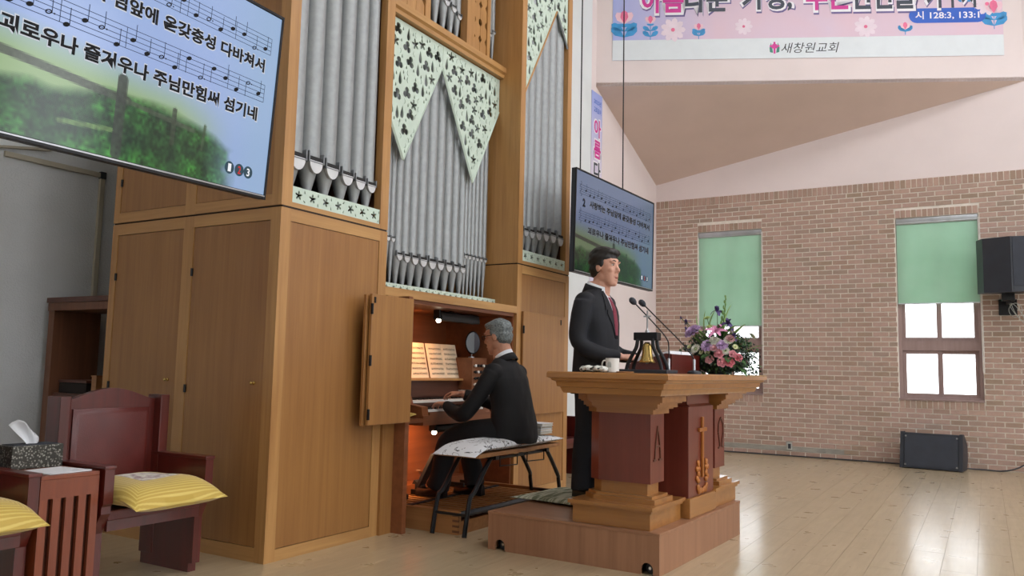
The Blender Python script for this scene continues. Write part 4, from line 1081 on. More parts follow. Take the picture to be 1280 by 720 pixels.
B(-4.155, -4.045, 2.20, 2.42, .7245, .728).build('box_lid', 'grille', tb)
ts = MB(); g = []
for i in range(9):
    v = i/8
    for j in range(9):
        u = j/8-.5; w_ = .03+.05*math.sin(v*2.0); g.append((-4.1+.022*math.sin(u*8+v*2)*(.3+v), 2.315+u*w_*1.5-.05*v*v, .72+.13*v*(1-.75*abs(u+.22))))
ts.add(g, [(i*9+j, i*9+j+1, i*9+j+10, i*9+j+9) for i in range(8) for j in range(8)])
to = ts.build('tissue', 'paper', tb, True); so = to.modifiers.new('s', 'SOLIDIFY'); so.thickness = .002
pa = MB()
for k in range(2): pa.box(-.11, .11, -.105, .105, k*.0022, k*.0022+.0018, M=Matrix.Rotation(.06*k, 4, 'Z'))
o = pa.build('paper_sheets', 'paper'); o.location = (-3.865, 2.31, .613); o.rotation_euler = (0, 0, .06); tag(o, 'white sheets of paper on the side table between the chairs', 'papers')
# wooden stand between the plaster wall and the organ
ws = thing('wooden_stand', 'tall brown open wooden frame standing between plaster wall and organ', 'stand', (-5.85, 3.75, 0))
for x in (-6.235, -5.50): B(x, x+.075, 3.57, 3.95, 0, 1.515, c=.003).build('post', 'brown_wood', ws)
B(-6.235, -5.425, 3.56, 3.95, 1.515, 1.575, c=.003).build('top_rail', 'brown_wood', ws); B(-6.24, -5.42, 3.55, 3.96, 1.576, 1.615, c=.003).build('top_board', 'console_dark', ws)
B(-6.16, -5.50, 3.60, 3.95, .86, .89).build('shelf', 'console_dark', ws)
bx = thing('dark_box', 'dark box on the shelf of the wooden stand', 'box', (-5.9, 3.75, .891)); B(-6.13, -5.78, 3.63, 3.9, .891, .97, c=.004).build('box_body', 'organ_dark', bx); B(-6.135, -5.775, 3.625, 3.905, .971, .99, c=.003).build('box_lid', 'console_dark', bx)
MB().box(-5.70, -5.64, 3.62, 3.67, .891, 1.02, c=.003).mesh
o = MB().box(-.03, .03, -.025, .025, 0, .13, c=.004).box(-.034, .034, -.029, .029, .13, .14).build('wood_block', 'pedal_wood'); o.location = (-5.70, 3.66, .891); tag(o, 'small upright wood block on the shelf of the wooden stand', 'block')
o = MB().tube(smoothpath([(0, 0, 0), (-.03, .02, .12), (-.1, .06, .33)], 5), .014, 6, flat=.3).build('strap', 'black'); o.location = (-5.50, 3.75, 1.616); tag(o, 'short black strap rising from the top of the wooden stand', 'strap')
# ================================================================== SCREENS AND BANNERS
def vnoise(rs, h, w, cell):
    gh, gw = h//cell+2, w//cell+2; g = rs.rand(gh, gw); y = np.arange(h)/cell; x = np.arange(w)/cell
    yi, xi = y.astype(int), x.astype(int); fy, fx = (y-yi)[:, None], (x-xi)[None, :]; fy = fy*fy*(3-2*fy); fx = fx*fx*(3-2*fx)
    return g[yi][:, xi]*(1-fy)*(1-fx)+g[yi+1][:, xi]*fy*(1-fx)+g[yi][:, xi+1]*(1-fy)*fx+g[yi+1][:, xi+1]*fy*fx
def slide_pixels(w=256, h=144):
    """the projected slide: pale blue mist above a green bank with a fence"""
    rs = np.random.RandomState(5)
    v = np.linspace(0, 1, h)[:, None]+np.zeros((1, w)); u = np.linspace(0, 1, w)[None, :]+np.zeros((h, 1))   # v down
    def C(c): return np.array(c, float)[None, None, :]
    sky = C((158, 182, 226))*(1-v[..., None])+C((150, 170, 222))*v[..., None]
    haze = C((150, 178, 106)); img = sky.copy()
    t = np.clip((v-.52-.1*(u-.3))/.16, 0, 1)*np.clip((.86-u)/.22, 0, 1); img = img*(1-.8*t[..., None])+haze*.8*t[..., None]
    n1, n2, n3 = vnoise(rs, h, w, 18), vnoise(rs, h, w, 6), vnoise(rs, h, w, 2)
    grass = C((26, 66, 34))*(1-n2[..., None])+C((72, 150, 62))*n2[..., None]; grass = grass*(.55+.6*n3[..., None])
    dark = np.clip((n1-.35)*2.2, 0, 1)[..., None]; grass = grass*(1-.55*dark)+C((22, 40, 36))*.55*dark
    bank = .70+.10*np.sin(u*7+1.0)*.4+.05*n1-.0*u+np.where(u > .62, (u-.62)*.15, 0)
    g = np.clip((v-bank)/.05, 0, 1)*np.clip((.84-u+.05*n2)/.05, 0, 1); img = img*(1-g[..., None])+grass*g[..., None]
    fog = np.clip((u-.74)/.2, 0, 1)[..., None]; img = img*(1-fog)+C((150, 178, 214))*fog
    def stroke(x0, y0, x1, y1, wd, col, al=.85):
        nonlocal img
        dx, dy = (x1-x0)*16, (y1-y0)*9; L2 = dx*dx+dy*dy; px, py = (u-x0)*16, (v-y0)*9
        s = np.clip((px*dx+py*dy)/L2, 0, 1); d = np.hypot(px-s*dx, py-s*dy); a = np.clip((wd-d)/.06+.5, 0, 1)[..., None]*al
        img = img*(1-a)+C(col)*(1+.3*(n3[..., None]-.5))*a
    stroke(.0, .66, .48, .73, .17, (66, 72, 62)); stroke(.48, .73, .70, .77, .10, (72, 84, 66))
    stroke(.46, .64, .46, .98, .24, (52, 58, 52)); stroke(.63, .70, .63, .86, .12, (58, 70, 54)); stroke(.74, .73, .735, .85, .08, (64, 84, 60))
    stroke(.30, .90, .44, .88, .10, (120, 150, 88), .7)
    return np.clip(img, 0, 255)/255
def slide_mesh():
    w, h = 256, 144; px = slide_pixels(w, h); mb = MB()
    for j in range(h+1):
        for i in range(w+1): mb.v.append((16*i/w-8, 4.5-9*j/h, 0))
    for j in range(h):
        for i in range(w): a = j*(w+1)+i; mb.f.append((a+w+1, a+w+2, a+1, a)); mb.mi.append(0)
    me = mb.mesh('screen_picture', [])
    ca = me.color_attributes.new('Col', 'FLOAT_COLOR', 'CORNER')
    lin_ = np.where(px <= .04045, px/12.92, ((px+.055)/1.055)**2.4).reshape(-1, 3)
    arr = np.ones((w*h*4, 4), np.float32); arr[:, :3] = np.repeat(lin_, 4, 0); ca.data.foreach_set('color', arr.ravel()); return me
SCR = slide_mesh(); vcol('screen_bright', .78); vcol('screen_dim', .26)
emit('screen_ink', '0d1018', .3); emit('screen_halo', 'e9eef8', .62); emit('screen_halo_dim', 'b9bfd0', .3); emit('circle_fill', '37505e', .7); emit('circle_red', 'd0302c', .8); emit('screen_white', 'f4f6fb', .8)
def U(u): return 16*u-8
def Vv(v): return 4.5-9*v
def halo_ring(mb, txt, x0, x1, y0, y1, z):
    put_text(mb, txt, x0-.05, x1+.05, y0-.05, y1+.05, lambda x, y: (x, y, z), .055)
def slide_marks():
    """lettering and notes of the slide, in slide units 16 x 9"""
    ink, halo, num = MB(), MB(), MB()
    F = lambda x, y: (x, y, .02)
    def line(txt, u0, u1, v0, v1):
        # word by word so that spacing stays even
        put_text(ink, txt, U(u0), U(u1), Vv(v1), Vv(v0), F, .038); halo_ring(halo, txt, U(u0), U(u1), Vv(v1), Vv(v0), .01)
    line('사랑하는 주님앞에 온갖충성 다바쳐서', .155, .945, .262, .335)
    line('괴로우나 즐거우나 주님만힘써 섬기네', .14, .935, .535, .61)
    put_text(ink, '2', U(.075), U(.105), Vv(.35), Vv(.265), F, .05)
    def staff(v0, v1, u0, u1, notes):
        for k in range(5):
            y = Vv(v0+(v1-v0)*k/4); ink.add([(U(u0), y-.011, .02), (U(u1), y-.011, .02), (U(u1), y+.011, .02), (U(u0), y+.011, .02)], [(0, 1, 2, 3)])
        def vbar(u, a, b, w=.012): ink.add([(U(u)-w, Vv(b), .02), (U(u)+w, Vv(b), .02), (U(u)+w, Vv(a), .02), (U(u)-w, Vv(a), .02)], [(0, 1, 2, 3)])
        for u in (u1, u1-.15, u1-.33, u1-.50, u1-.68): vbar(u, v0, v1)
        # clef
        pts = [(U(u0+.018)+.16*math.sin(t*2.3)*(1-t*.08), Vv(v1)-.25+t*.2, .02) for t in np.linspace(0, 7, 22)]
        for p, q in zip(pts, pts[1:]): ink.add([(p[0]-.025, p[1], .02), (p[0]+.025, p[1], .02), (q[0]+.025, q[1], .02), (q[0]-.025, q[1], .02)], [(0, 1, 2, 3)])
        s = v1-v0
        for i, (pos, up, hollow) in enumerate(notes):
            u = u0+.075+(u1-u0-.10)*i/(len(notes)-1); cy = Vv(v0+s*pos); cx = U(u); n = 10; rx, ry = .14, .095
            el = [(cx+rx*math.cos(2*PI*k/n), cy+ry*math.sin(2*PI*k/n)+.25*rx*math.cos(2*PI*k/n), .021) for k in range(n)]
            if hollow:
                e2 = [(cx+.6*(p[0]-cx), cy+.55*(p[1]-cy), .021) for p in el]; ink.add(el+e2, [(k, (k+1) % n, n+(k+1) % n, n+k) for k in range(n)])
                ink.add([(cx+.2, cy-.03, .021), (cx+.26, cy-.03, .021), (cx+.26, cy+.03, .021), (cx+.2, cy+.03, .021)], [(0, 1, 2, 3)])
            else: ink.add(el, [tuple(range(n))])
            ds = .8*s
            if up: vbar(u+.0082, v0+s*pos-ds, v0+s*pos, .014)
            else: vbar(u-.0082, v0+s*pos, v0+s*pos+ds, .014)
    rn = random.Random(3)
    def notes(n): return [(rn.choice((.25, .5, .62, .75, .88, 1.0)), 0, 0) for _ in range(n)]
    def fix(ns): return [(p, p > .45, (i % 7) in (3, 6)) for i, (p, _, _) in enumerate(ns)]
    staff(.135, .225, .035, .965, fix(notes(19))); staff(.40, .495, .035, .955, fix(notes(19)))
    return ink, halo
INK, HALO = slide_marks()
INKM = INK.mesh('slide_lettering', 'screen_ink')
def tv(label, M, W, dim, wires, circ=True):
    """M: column frame (right, up, normal) at the centre of the panel"""
    r = thing('television', label, 'television', tuple(M.translation), 0, 'large flat screens hung beside the organ')
    r.matrix_world = M; H = W*9/16*1.012; b = .012; s = (W-2*b)/16
    MB().box(-W/2, W/2, -H/2, H/2, -.045, -.004, c=.004).build('back_cover', 'black_plastic', r, world=False)
    fr = MB(); fr.box(-W/2, -W/2+b, -H/2, H/2, -.004, .006).box(W/2-b, W/2, -H/2, H/2, -.004, .006).box(-W/2+b, W/2-b, H/2-b, H/2, -.004, .006)
    fr.build('bezel', 'black_metal', r, world=False)
    MB().box(-W/2+b, W/2-b, -H/2, -H/2+b*1.7, -.004, .008, c=.002).build('lower_bezel', 'black_metal', r, world=False); MB().box(-W/2+b, W/2-b, -H/2+b*1.1, -H/2+b*1.6, .008, .0095).build('lower_bezel_highlight', 'silver', r, world=False)  # silver strip stands in for the highlight along the lower bezel
    MB().box(-.3, .3, -.2, .2, -.1, -.045, c=.01).build('wall_bracket', 'black_metal', r, world=False)
    me = SCR if not dim else SCR.copy(); me.materials.clear(); me.materials.append(MATS['screen_dim' if dim else 'screen_bright'])
    o = link('screen', me, r); o.location = (0, .004, .0); o.scale = (s, s*.985, s)
    hm = HALO.mesh('slide_halo', 'screen_halo_dim' if dim else 'screen_halo'); h = link('slide_halo', hm, o); h['kind'] = 'stuff'; i = link('slide_lettering', INKM, o); i['kind'] = 'stuff'
    rings, red, wh = MB(), MB(), MB()
    for k, u in enumerate((.845, .885, .922)):
        c = (U(u), Vv(.90)); n = 20; rings.add([(c[0]+.3*math.cos(2*PI*q/n), c[1]+.3*math.sin(2*PI*q/n), .03) for q in range(n)], [tuple(range(n))])
        put_text(red if k == 1 else wh, str(k+1), c[0]-.1, c[0]+.1, c[1]-.19, c[1]+.19, lambda x, y: (x, y, .04), .02)
    link('verse_circles', rings.mesh('verse_circles', 'circle_fill'), o); link('verse_numbers', wh.mesh('verse_numbers', 'screen_white'), o); link('verse_number_current', red.mesh('verse_number', 'circle_red'), o)
    Mi = M.inverted()
    for f in wires:
        p = M @ Vector(((f-.5)*W, H/2-.05, -.06)); q = Vector((p.x, p.y, ZC)); MB().tube([Mi @ p, Mi @ q], .006, 6).build('hanging_cable', 'black_metal', r, world=False)
    return r
def frame_from(c, a, b, roll):
    n = Vector((math.cos(a)*math.cos(b), -math.sin(a)*math.cos(b), -math.sin(b))); rt = Vector((math.sin(a), math.cos(a), 0)); up = n.cross(rt)
    if up.z < 0: up = -up
    r2 = math.cos(roll)*rt+math.sin(roll)*up; u2 = -math.sin(roll)*rt+math.cos(roll)*up
    return Matrix(((r2.x, u2.x, n.x, c[0]), (r2.y, u2.y, n.y, c[1]), (r2.z, u2.z, n.z, c[2]), (0, 0, 0, 1)))
R_ = math.radians
tv('smaller-looking television hanging on cables behind the preacher', frame_from((-3.075, 7.26, 2.479), R_(4.098), R_(.49), R_(-.92)), 1.67, True, (.11, .63))
m1 = frame_from((0, 0, 0), R_(-6.075), R_(5.625), R_(1.879)); c1 = Vector((-3.083, 2.862, 2.931))-m1.to_3x3() @ Vector((1.67/2, 1.67*9/32*1.012, 0))
tv('big television with song lyrics cut off by the top left corner', frame_from(tuple(c1), R_(-6.075), R_(5.625), R_(1.879)), 1.67, False, (.3, .7))

# ---- wide banner on the diagonal wall
dv = (B_-A_); dv.z = 0; dv.normalize(); nv = Vector((dv.y, -dv.x, 0))
MBN = Matrix(((dv.x, 0, nv.x, A_.x), (dv.y, 0, nv.y, A_.y), (0, 1, 0, 0), (0, 0, 0, 1)))   # local x along the wall, y up, z out
bn_ = thing('wide_banner', 'wide pink church banner with big Korean lettering and flowers', 'banner', tuple(MBN.translation)); bn_.matrix_world = MBN
plain('banner_white', 'dfe6ea', .5, var=.02); plain('pink_letter', 'd63a9a', .5, var=.03); plain('dark_letter', '3e4654', .5, var=.03); plain('letter_white', 'f2f0f6', .5, var=.02); plain('letter_shadow', '6f6296', .5)
plain('banner_blue', '2f62c8', .5, var=.04); plain('leaf_blue', '3d97d2', .5, var=.15); plain('petal_pink', 'e8739a', .5, var=.12); plain('petal_pale', 'eec6d2', .5, var=.08); plain('logo_green', '3f8a78', .5); plain('ink_dark', '2b3138', .6); plain('petal_white', 'ead9e4', .5, var=.05)
def banner_mat():
    m, nt, N, L, bs = newmat('banner_print'); tc = N.new('ShaderNodeTexCoord'); sp = N.new('ShaderNodeSeparateXYZ'); L.new(tc.outputs['Object'], sp.inputs[0])
    nz = N.new('ShaderNodeTexNoise'); nz.inputs['Scale'].default_value = .9; nz.inputs['Detail'].default_value = 3; nz.inputs['Distortion'].default_value = .6; L.new(tc.outputs['Object'], nz.inputs['Vector'])
    mr = N.new('ShaderNodeMapRange'); mr.inputs['From Min'].default_value = .2; mr.inputs['From Max'].default_value = 1.6; mr.inputs['To Min'].default_value = .35; mr.inputs['To Max'].default_value = 0; L.new(sp.outputs[0], mr.inputs['Value'])
    c1 = ramp(nt, nz.outputs[0], lin('e3c3cf'), lin('dcc9dc'), .3, .7)
    mx = N.new('ShaderNodeMix'); mx.data_type = 'RGBA'; L.new(mr.outputs[0], mx.inputs[0]); L.new(c1, mx.inputs[6]); mx.inputs[7].default_value = lin('9fb4ee')
    mr.inputs['To Min'].default_value = .85
    L.new(mx.outputs[2], bs.inputs['Base Color']); bs.inputs['Roughness'].default_value = .5
banner_mat()
S0, S1, Z0, Z1 = .215, 5.24, 5.305, 6.95
MB().box(S0, S1, Z0, Z1, .004, .008).build('banner_sheet', 'banner_print', bn_, world=False)
MB().box(S0, S1, Z0, Z0+.28, .0085, .0095).build('lower_strip', 'banner_white', bn_, world=False)
def flat(mb, pts, z): mb.add([(p[0], p[1], z) for p in pts], [tuple(range(len(pts)))])
pk, dk, wh, shd = MB(), MB(), MB(), MB()
def title(mb, txt, x0, x1):
    y0, y1 = 5.955, 6.33
    put_text(shd, txt, x0-.03, x1+.05, y0-.06, y1+.03, lambda x, y: (x, y, .0105), .06); put_text(wh, txt, x0-.035, x1+.035, y0-.035, y1+.035, lambda x, y: (x, y, .0115), .06)
    put_text(mb, txt, x0, x1, y0, y1, lambda x, y: (x, y, .0125), .03)
title(pk, '아름', .60, 1.16); title(dk, '다운', 1.18, 1.74); title(dk, '가정,', 1.93, 2.58); title(pk, '푸른', 2.76, 3.33); title(dk, '인연을', 3.35, 4.15); title(dk, '가꾸자', 4.30, 4.95)
shd.build('title_shadow', 'letter_shadow', bn_, world=False); wh.build('title_outline', 'letter_white', bn_, world=False); pk.build('title_pink_letters', 'pink_letter', bn_, world=False); dk.build('title_dark_letters', 'dark_letter', bn_, world=False)
pill = MB(); n = 10; r_, y_ = .1, 5.855; a0, a1 = 4.07, 5.03
flat(pill, [(a0+r_-r_*math.sin(PI*k/n), y_+r_*math.cos(PI*k/n)) for k in range(n+1)]+[(a1-r_+r_*math.sin(PI*k/n), y_-r_*math.cos(PI*k/n)) for k in range(n+1)], .0105)
pill.build('verse_pill', 'banner_blue', bn_, world=False)
vt = MB(); put_text(vt, '시 128:3, 133:1', 4.15, 4.95, 5.80, 5.915, lambda x, y: (x, y, .0115), .018); vt.build('verse_text', 'letter_white', bn_, world=False)
ct = MB(); put_text(ct, '새창원교회', 2.43, 3.15, 5.375, 5.515, lambda x, y: (x+.25*(y-5.4), y, .0105), .0); ct.build('church_name', 'ink_dark', bn_, world=False)
lg1, lg2 = MB(), MB(); lg1.box(2.335, 2.36, 5.37, 5.53, .0112, .012).box(2.285, 2.41, 5.46, 5.485, .0112, .012); flat(lg1, [(2.31, 5.44), (2.385, 5.44), (2.375, 5.50), (2.32, 5.50)], .0125); lg1.build('logo_cross', 'pink_letter', bn_, world=False)
for s in (-1, 1): flat(lg2, [(2.348+s*.02, 5.38), (2.348+s*.06, 5.39), (2.348+s*.065, 5.45), (2.348+s*.045, 5.52), (2.348+s*.03, 5.45)][::s], .0105)
lg2.build('logo_leaves', 'logo_green', bn_, world=False)
ptP, ptW, lfB, ptF = MB(), MB(), MB(), MB()
def petal(mb, x, y, ang, L_, w_, z): 
    c, s = math.cos(ang), math.sin(ang); P = [(0, 0), (.5*L_, w_), (.85*L_, w_*.75), (L_, 0), (.85*L_, -w_*.75), (.5*L_, -w_)][::-1]
    flat(mb, [(x+p[0]*c-p[1]*s, y+p[0]*s+p[1]*c) for p in P], z)
def tulip(x, y0, y1, sz):
    lfB.box(x-.005, x+.005, y0, y1, .0098, .0102)
    for s in (-1, 1):
        petal(lfB, x, y0+.04, PI/2-s*.9, sz*1.3, sz*.33, .0104); petal(lfB, x, y0+.04+(y1-y0)*.38, PI/2-s*1.0, sz*1.2, sz*.3, .0104)
    flat(lfB, [(x+sz*.5*math.cos(t), y1+sz*.1+sz*.3*math.sin(t)) for t in np.linspace(PI, 2*PI, 8)], .0106)
    for a in (-.55, .55, 0): petal(ptP if a else ptF, x, y1+.01, PI/2+a, sz*1.15, sz*.32, .0108+.0002*(a == 0))
tulip(.37, 5.585, 5.80, .17); tulip(.72, 5.585, 5.80, .10); tulip(1.36, 5.585, 5.70, .085); tulip(4.02, 5.60, 5.66, .09); tulip(5.13, 5.66, 5.86, .16)
tulip(4.78, 5.98, 6.05, .1)
def daisy(mb, x, y, r, z=.0104):
    for k in range(9): petal(mb, x, y, 2*PI*k/9, r, r*.26, z+.00005*k)
    flat(ptF, [(x+.16*r*math.cos(t), y+.16*r*math.sin(t)) for t in np.linspace(0, 2*PI, 9)[:-1]], z+.001)
daisy(ptW, 1.02, 5.72, .17); daisy(ptW, 1.95, 5.75, .12); daisy(ptW, 3.52, 5.72, .15); daisy(ptW, 5.05, 6.0, .16)
petal(ptF, 1.0, 5.6, 0, .02, .01, .0104)
ptP.build('printed_petals', 'petal_pale', bn_, world=False); ptW.build('printed_daisies', 'petal_white', bn_, world=False); lfB.build('printed_leaves', 'leaf_blue', bn_, world=False); ptF.build('printed_buds', 'petal_pink', bn_, world=False)
for c in bn_.children:
    if c.name.split('.')[0] in ('printed_petals', 'printed_daisies', 'printed_leaves', 'printed_buds', 'title_shadow', 'title_outline', 'title_pink_letters', 'title_dark_letters', 'verse_text', 'church_name'): c['kind'] = 'stuff'
# ---- narrow banner on the pink wall
MN = Matrix(((0, 0, 1, XC), (1, 0, 0, 9.50), (0, 1, 0, 0), (0, 0, 0, 1)))
nb = thing('narrow_banner', 'narrow upright banner of stacked Korean letters above the far television', 'banner', (XC, 9.5, 0)); nb.matrix_world = MN
def banner2():
    m, nt, N, L, bs = newmat('banner_print2'); tc = N.new('ShaderNodeTexCoord'); sp = N.new('ShaderNodeSeparateXYZ'); L.new(tc.outputs['Object'], sp.inputs[0])
    mr = N.new('ShaderNodeMapRange'); mr.inputs['From Min'].default_value = 3.9; mr.inputs['From Max'].default_value = 4.9; L.new(sp.outputs[1], mr.inputs['Value'])
    L.new(ramp(nt, mr.outputs[0], lin('d9d2e6'), lin('9fb0ee'), 0, 1), bs.inputs['Base Color']); bs.inputs['Roughness'].default_value = .5
banner2()
MB().box(0, .34, 2.22, 4.86, .004, .008).build('banner_sheet', 'banner_print2', nb, world=False)
pk, dk, wh, sm = MB(), MB(), MB(), MB()
for i, ch in enumerate('아름다운'):
    y1 = 4.50-i*.29; y0 = y1-.245
    put_text(wh, ch, .06, .32, y0-.02, y1+.02, lambda x, y: (x, y, .009), .06); put_text(pk if i < 2 else dk, ch, .08, .30, y0, y1, lambda x, y: (x, y, .0095), .03)
for i, ch in enumerate('가정푸른'): put_text(pk if i > 1 else dk, ch, .08, .30, 3.02-i*.22, 3.2-i*.22, lambda x, y: (x, y, .0095), .03)
put_text(sm, '2025년', .07, .30, 4.70, 4.77, lambda x, y: (x, y, .009), .02); put_text(sm, '교회표어', .07, .30, 4.58, 4.66, lambda x, y: (x, y, .009), .02)
for mb, nme, mt in ((wh, 'title_outline', 'letter_white'), (pk, 'title_pink_letters', 'pink_letter'), (dk, 'title_dark_letters', 'dark_letter'), (sm, 'small_heading', 'banner_blue')): mb.build(nme, mt, nb, world=False)['kind'] = 'stuff'

# ================================================================== LOUDSPEAKERS, OUTLET, CABLE
sp = thing('wall_speaker', 'black loudspeaker on a bracket high on the brick wall', 'loudspeaker', (.27, 11.6, 2.2))
M = Matrix.Translation((.30, 11.52, 2.53)) @ Matrix.Rotation(math.radians(2), 4, 'X') @ Matrix.Rotation(math.radians(14), 4, 'Z')
po = [(-.31, .22), (-.30, -.02), (-.05, -.22), (.36, -.22), (.40, .0), (.40, .22)]
MB().prism(po, -.335, .335, 'z', M).build('cabinet', 'black_plastic', sp)
gp_ = MB().box(-.03, .345, -.228, -.219, -.26, .32, M=M).build('front_grille', 'grille', sp)
MB().box(.20, .235, -.2295, -.2275, -.245, -.215, M=M).build('maker_badge', 'silver', sp)
MB().box(-.03, .34, -.224, -.218, -.33, -.275, M=M).build('port_panel', 'black_plastic', sp)
b_ = MB().box(.20, .34, 11.55, 11.68, 2.10, 2.2, c=.008); b_.box(.25, .30, 11.60, YB-.01, 2.08, 2.13); b_.box(.17, .37, YB-.02, YB-.006, 1.95, 2.15); b_.build('bracket', 'black_metal', sp)
co = MB()
for k in range(3): co.tube([(.34+.07*math.cos(t+k)+.015*k, 11.58+.03*math.sin(3*t+k), 1.985+(.085+.02*k)*math.sin(t)-.02*k) for t in np.linspace(0, 2*PI, 20)], .0035, 6)
co.build('coiled_cable', 'book_grey', sp, True)['kind'] = 'stuff'
fm_ = thing('floor_monitor', 'black wedge stage monitor speaker on the floor by the brick wall', 'loudspeaker', (-.6, 11.68, 0))
M = Matrix.Translation((-.605, 11.66, 0)) @ Matrix.Rotation(math.radians(-7), 4, 'Z')
wedge = [(-.20, .005), (.13, .005), (.22, .12), (.22, .30), (-.02, .45), (-.10, .45)]
for s in (-1, 1): MB().prism(wedge, s*.355, s*.315, 'x', M).build('end_cheek', 'black_plastic', fm_)
MB().prism([(-.19, .012), (.12, .012), (.21, .12), (.21, .30), (-.02, .44), (-.09, .44)], -.315, .315, 'x', M).build('cabinet', 'black_plastic', fm_)
MB().add([(-.30, -.191, .035), (.30, -.191, .035), (.30, -.11, .415), (-.30, -.11, .415), (-.30, -.18, .035), (.30, -.18, .035), (.30, -.10, .415), (-.30, -.10, .415)], [(0, 1, 2, 3), (1, 5, 6, 2), (4, 0, 3, 7), (3, 2, 6, 7), (4, 5, 1, 0), (5, 4, 7, 6)], M).build('speaker_grille', 'grille', fm_)
for x in (-.29, .29):
    for z in (.05, .40): MB().lathe([(.012, 0), (.01, .006)], 10, M @ Matrix.Translation((x, -.192+(z-.035)*.21, z)) @ Matrix.Rotation(PI/2, 4, 'X')).build('grille_bolt', 'silver', fm_)
cb2 = MB().tube(smoothpath([(-.26, 11.78, .02), (-.05, 11.86, .012), (.15, 11.86, .012), (.33, 11.88, .07), (.50, 11.93, .22), (.62, 11.94, .45), (.8, 11.94, .8)], 6), .009, 8)
tag(cb2.build('speaker_cable', 'black_plastic', None, True, loc=(0, 11.85, .01)), 'black cable curving from the floor monitor up the brick wall', 'cable')
cb3 = MB().tube(smoothpath([(-4.2, 11.93, .01), (-3.2, 11.935, .01), (-2.2, 11.93, .01), (-1.2, 11.92, .01), (-.95, 11.88, .01)], 6), .009, 8)
tag(cb3.build('floor_cable', 'black_plastic', None, True, loc=(-2.5, 11.93, 0)), 'thin black cable along the foot of the brick wall', 'cable')
ol = thing('wall_outlet', 'grey electrical outlet in the cement strip of the brick wall', 'outlet', (-2.42, YB, .16))
MB().box(-2.455, -2.385, YB-.018, YB-.007, .09, .19, c=.003).build('cover_plate', 'book_grey', ol); MB().box(-2.44, -2.40, YB-.021, YB-.018, .105, .175, c=.002).build('socket', 'black_plastic', ol)
# ================================================================== PEOPLE
def ring(c, rx, ry, n=20, M=None, p=2.3):
    out = []
    for k in range(n):
        t = 2*PI*k/n; cx, sx = math.cos(t), math.sin(t)
        out.append((c[0]+rx*math.copysign(abs(cx)**(2/p), cx), c[1]+ry*math.copysign(abs(sx)**(2/p), sx), c[2]))
    return out
def head_into(mb, M):
    t = MB()
    t.ball((-.014, 0, .032), (.097, .076, .090), 24, 16)
    t.loft([ring((cx, 0, z), rx, ry, 20, p=2.2) for z, cx, rx, ry in ((-.128, .060, .016, .020), (-.121, .056, .030, .033), (-.10, .044, .047, .046), (-.065, .033, .060, .056), (-.025, .028, .064, .064), (.015, .020, .072, .069), (.055, .008, .078, .070))])
    for s in (-1, 1):
        t.ball((.0, s*.042, -.064), (.042, .022, .036), 12, 8); t.ball((.078, s*.031, .034), (.016, .026, .009), 12, 8); t.ball((.066, s*.038, -.02), (.022, .022, .02), 12, 8)
        t.ball((-.004, s*.076, -.006), (.021, .009, .033), 12, 8); t.ball((.094, s*.013, -.035), (.012, .009, .008), 10, 6)
    t.tube([(.084, 0, .022), (.093, 0, .0), (.104, 0, -.022), (.105, 0, -.034)], [.009, .012, .015, .013], 10)
    t.ball((.090, 0, -.062), (.013, .023, .008), 12, 8); t.ball((.086, 0, -.085), (.014, .021, .009), 12, 8); t.ball((.076, 0, -.112), (.02, .022, .016), 12, 8)
    t.tube([(-.02, 0, -.02), (-.024, 0, -.10), (-.040, 0, -.20)], [.056, .061, .068], 16)
    mb.add(t.v, t.f, M)
def hand_into(mb, wrist, fwd, up, thumb_side, curl=.5, spread=.0):
    X = Vector(fwd).normalized(); Z = (Vector(up)-X*Vector(up).dot(X)).normalized(); Y = Z.cross(X)*thumb_side; W_ = Vector(wrist)
    def P(a, b, c): return W_+X*a+Y*b+Z*c
    t = MB()
    t.tube([P(-.04, 0, 0), P(.0, 0, 0), P(.035, .002, .002), (P(.07, .002, .003)), P(.09, .0, 0)], [(.026, .02), (.028, .019), (.040, .017), (.042, .016), (.036, .012)], 14, up=tuple(Z))
    for k, (off, L_) in enumerate(((.031, .072), (.0105, .080), (-.0105, .074), (-.031, .058))):
        p = P(.08, off, .002); a = -.12-.05*k; pts = [p]; yaw = spread*(1.5-k)
        for seg, fr in enumerate((.45, .32, .23)):
            a -= curl*(.75 if seg else .55); d_ = X*math.cos(a)*math.cos(yaw)+Z*math.sin(a)+Y*math.sin(yaw)*math.cos(a); p = p+d_*L_*fr; pts.append(p)
        t.tube(pts, [.0098, .0092, .0085, .0072], 8); t.ball(pts[-1], .0072, 8, 6)
    tp = [P(.012, .026, -.004), P(.04, .045, -.012), P(.068, .052, -.02), P(.09, .048, -.026)]
    t.tube(tp, [.014, .0115, .010, .0078], 8); t.ball(tp[-1], .0078, 8, 6)
    mb.add(t.v, t.f)
def finish(me, name, mat, parent):
    me.materials.clear(); me.materials.append(MATS[mat]); shade(me, True); return link(name, me, parent)
def wrinkle(me, amp, seed, f=9.0):
    """soft folds in cloth"""
    rs = np.random.RandomState(seed); n = len(me.vertices); co = np.empty(n*3); me.vertices.foreach_get('co', co); co = co.reshape(-1, 3)
    no = np.empty(n*3); me.vertices.foreach_get('normal', no); no = no.reshape(-1, 3); d = np.zeros(n)
    for k in range(9):
        w_ = rs.randn(3)*f*(1+k*.25); d += np.sin(co@w_+rs.rand()*6.28)/(1+k*.35)
    co += no*(d*amp/2.5)[:, None]; me.vertices.foreach_set('co', co.ravel()); me.update()
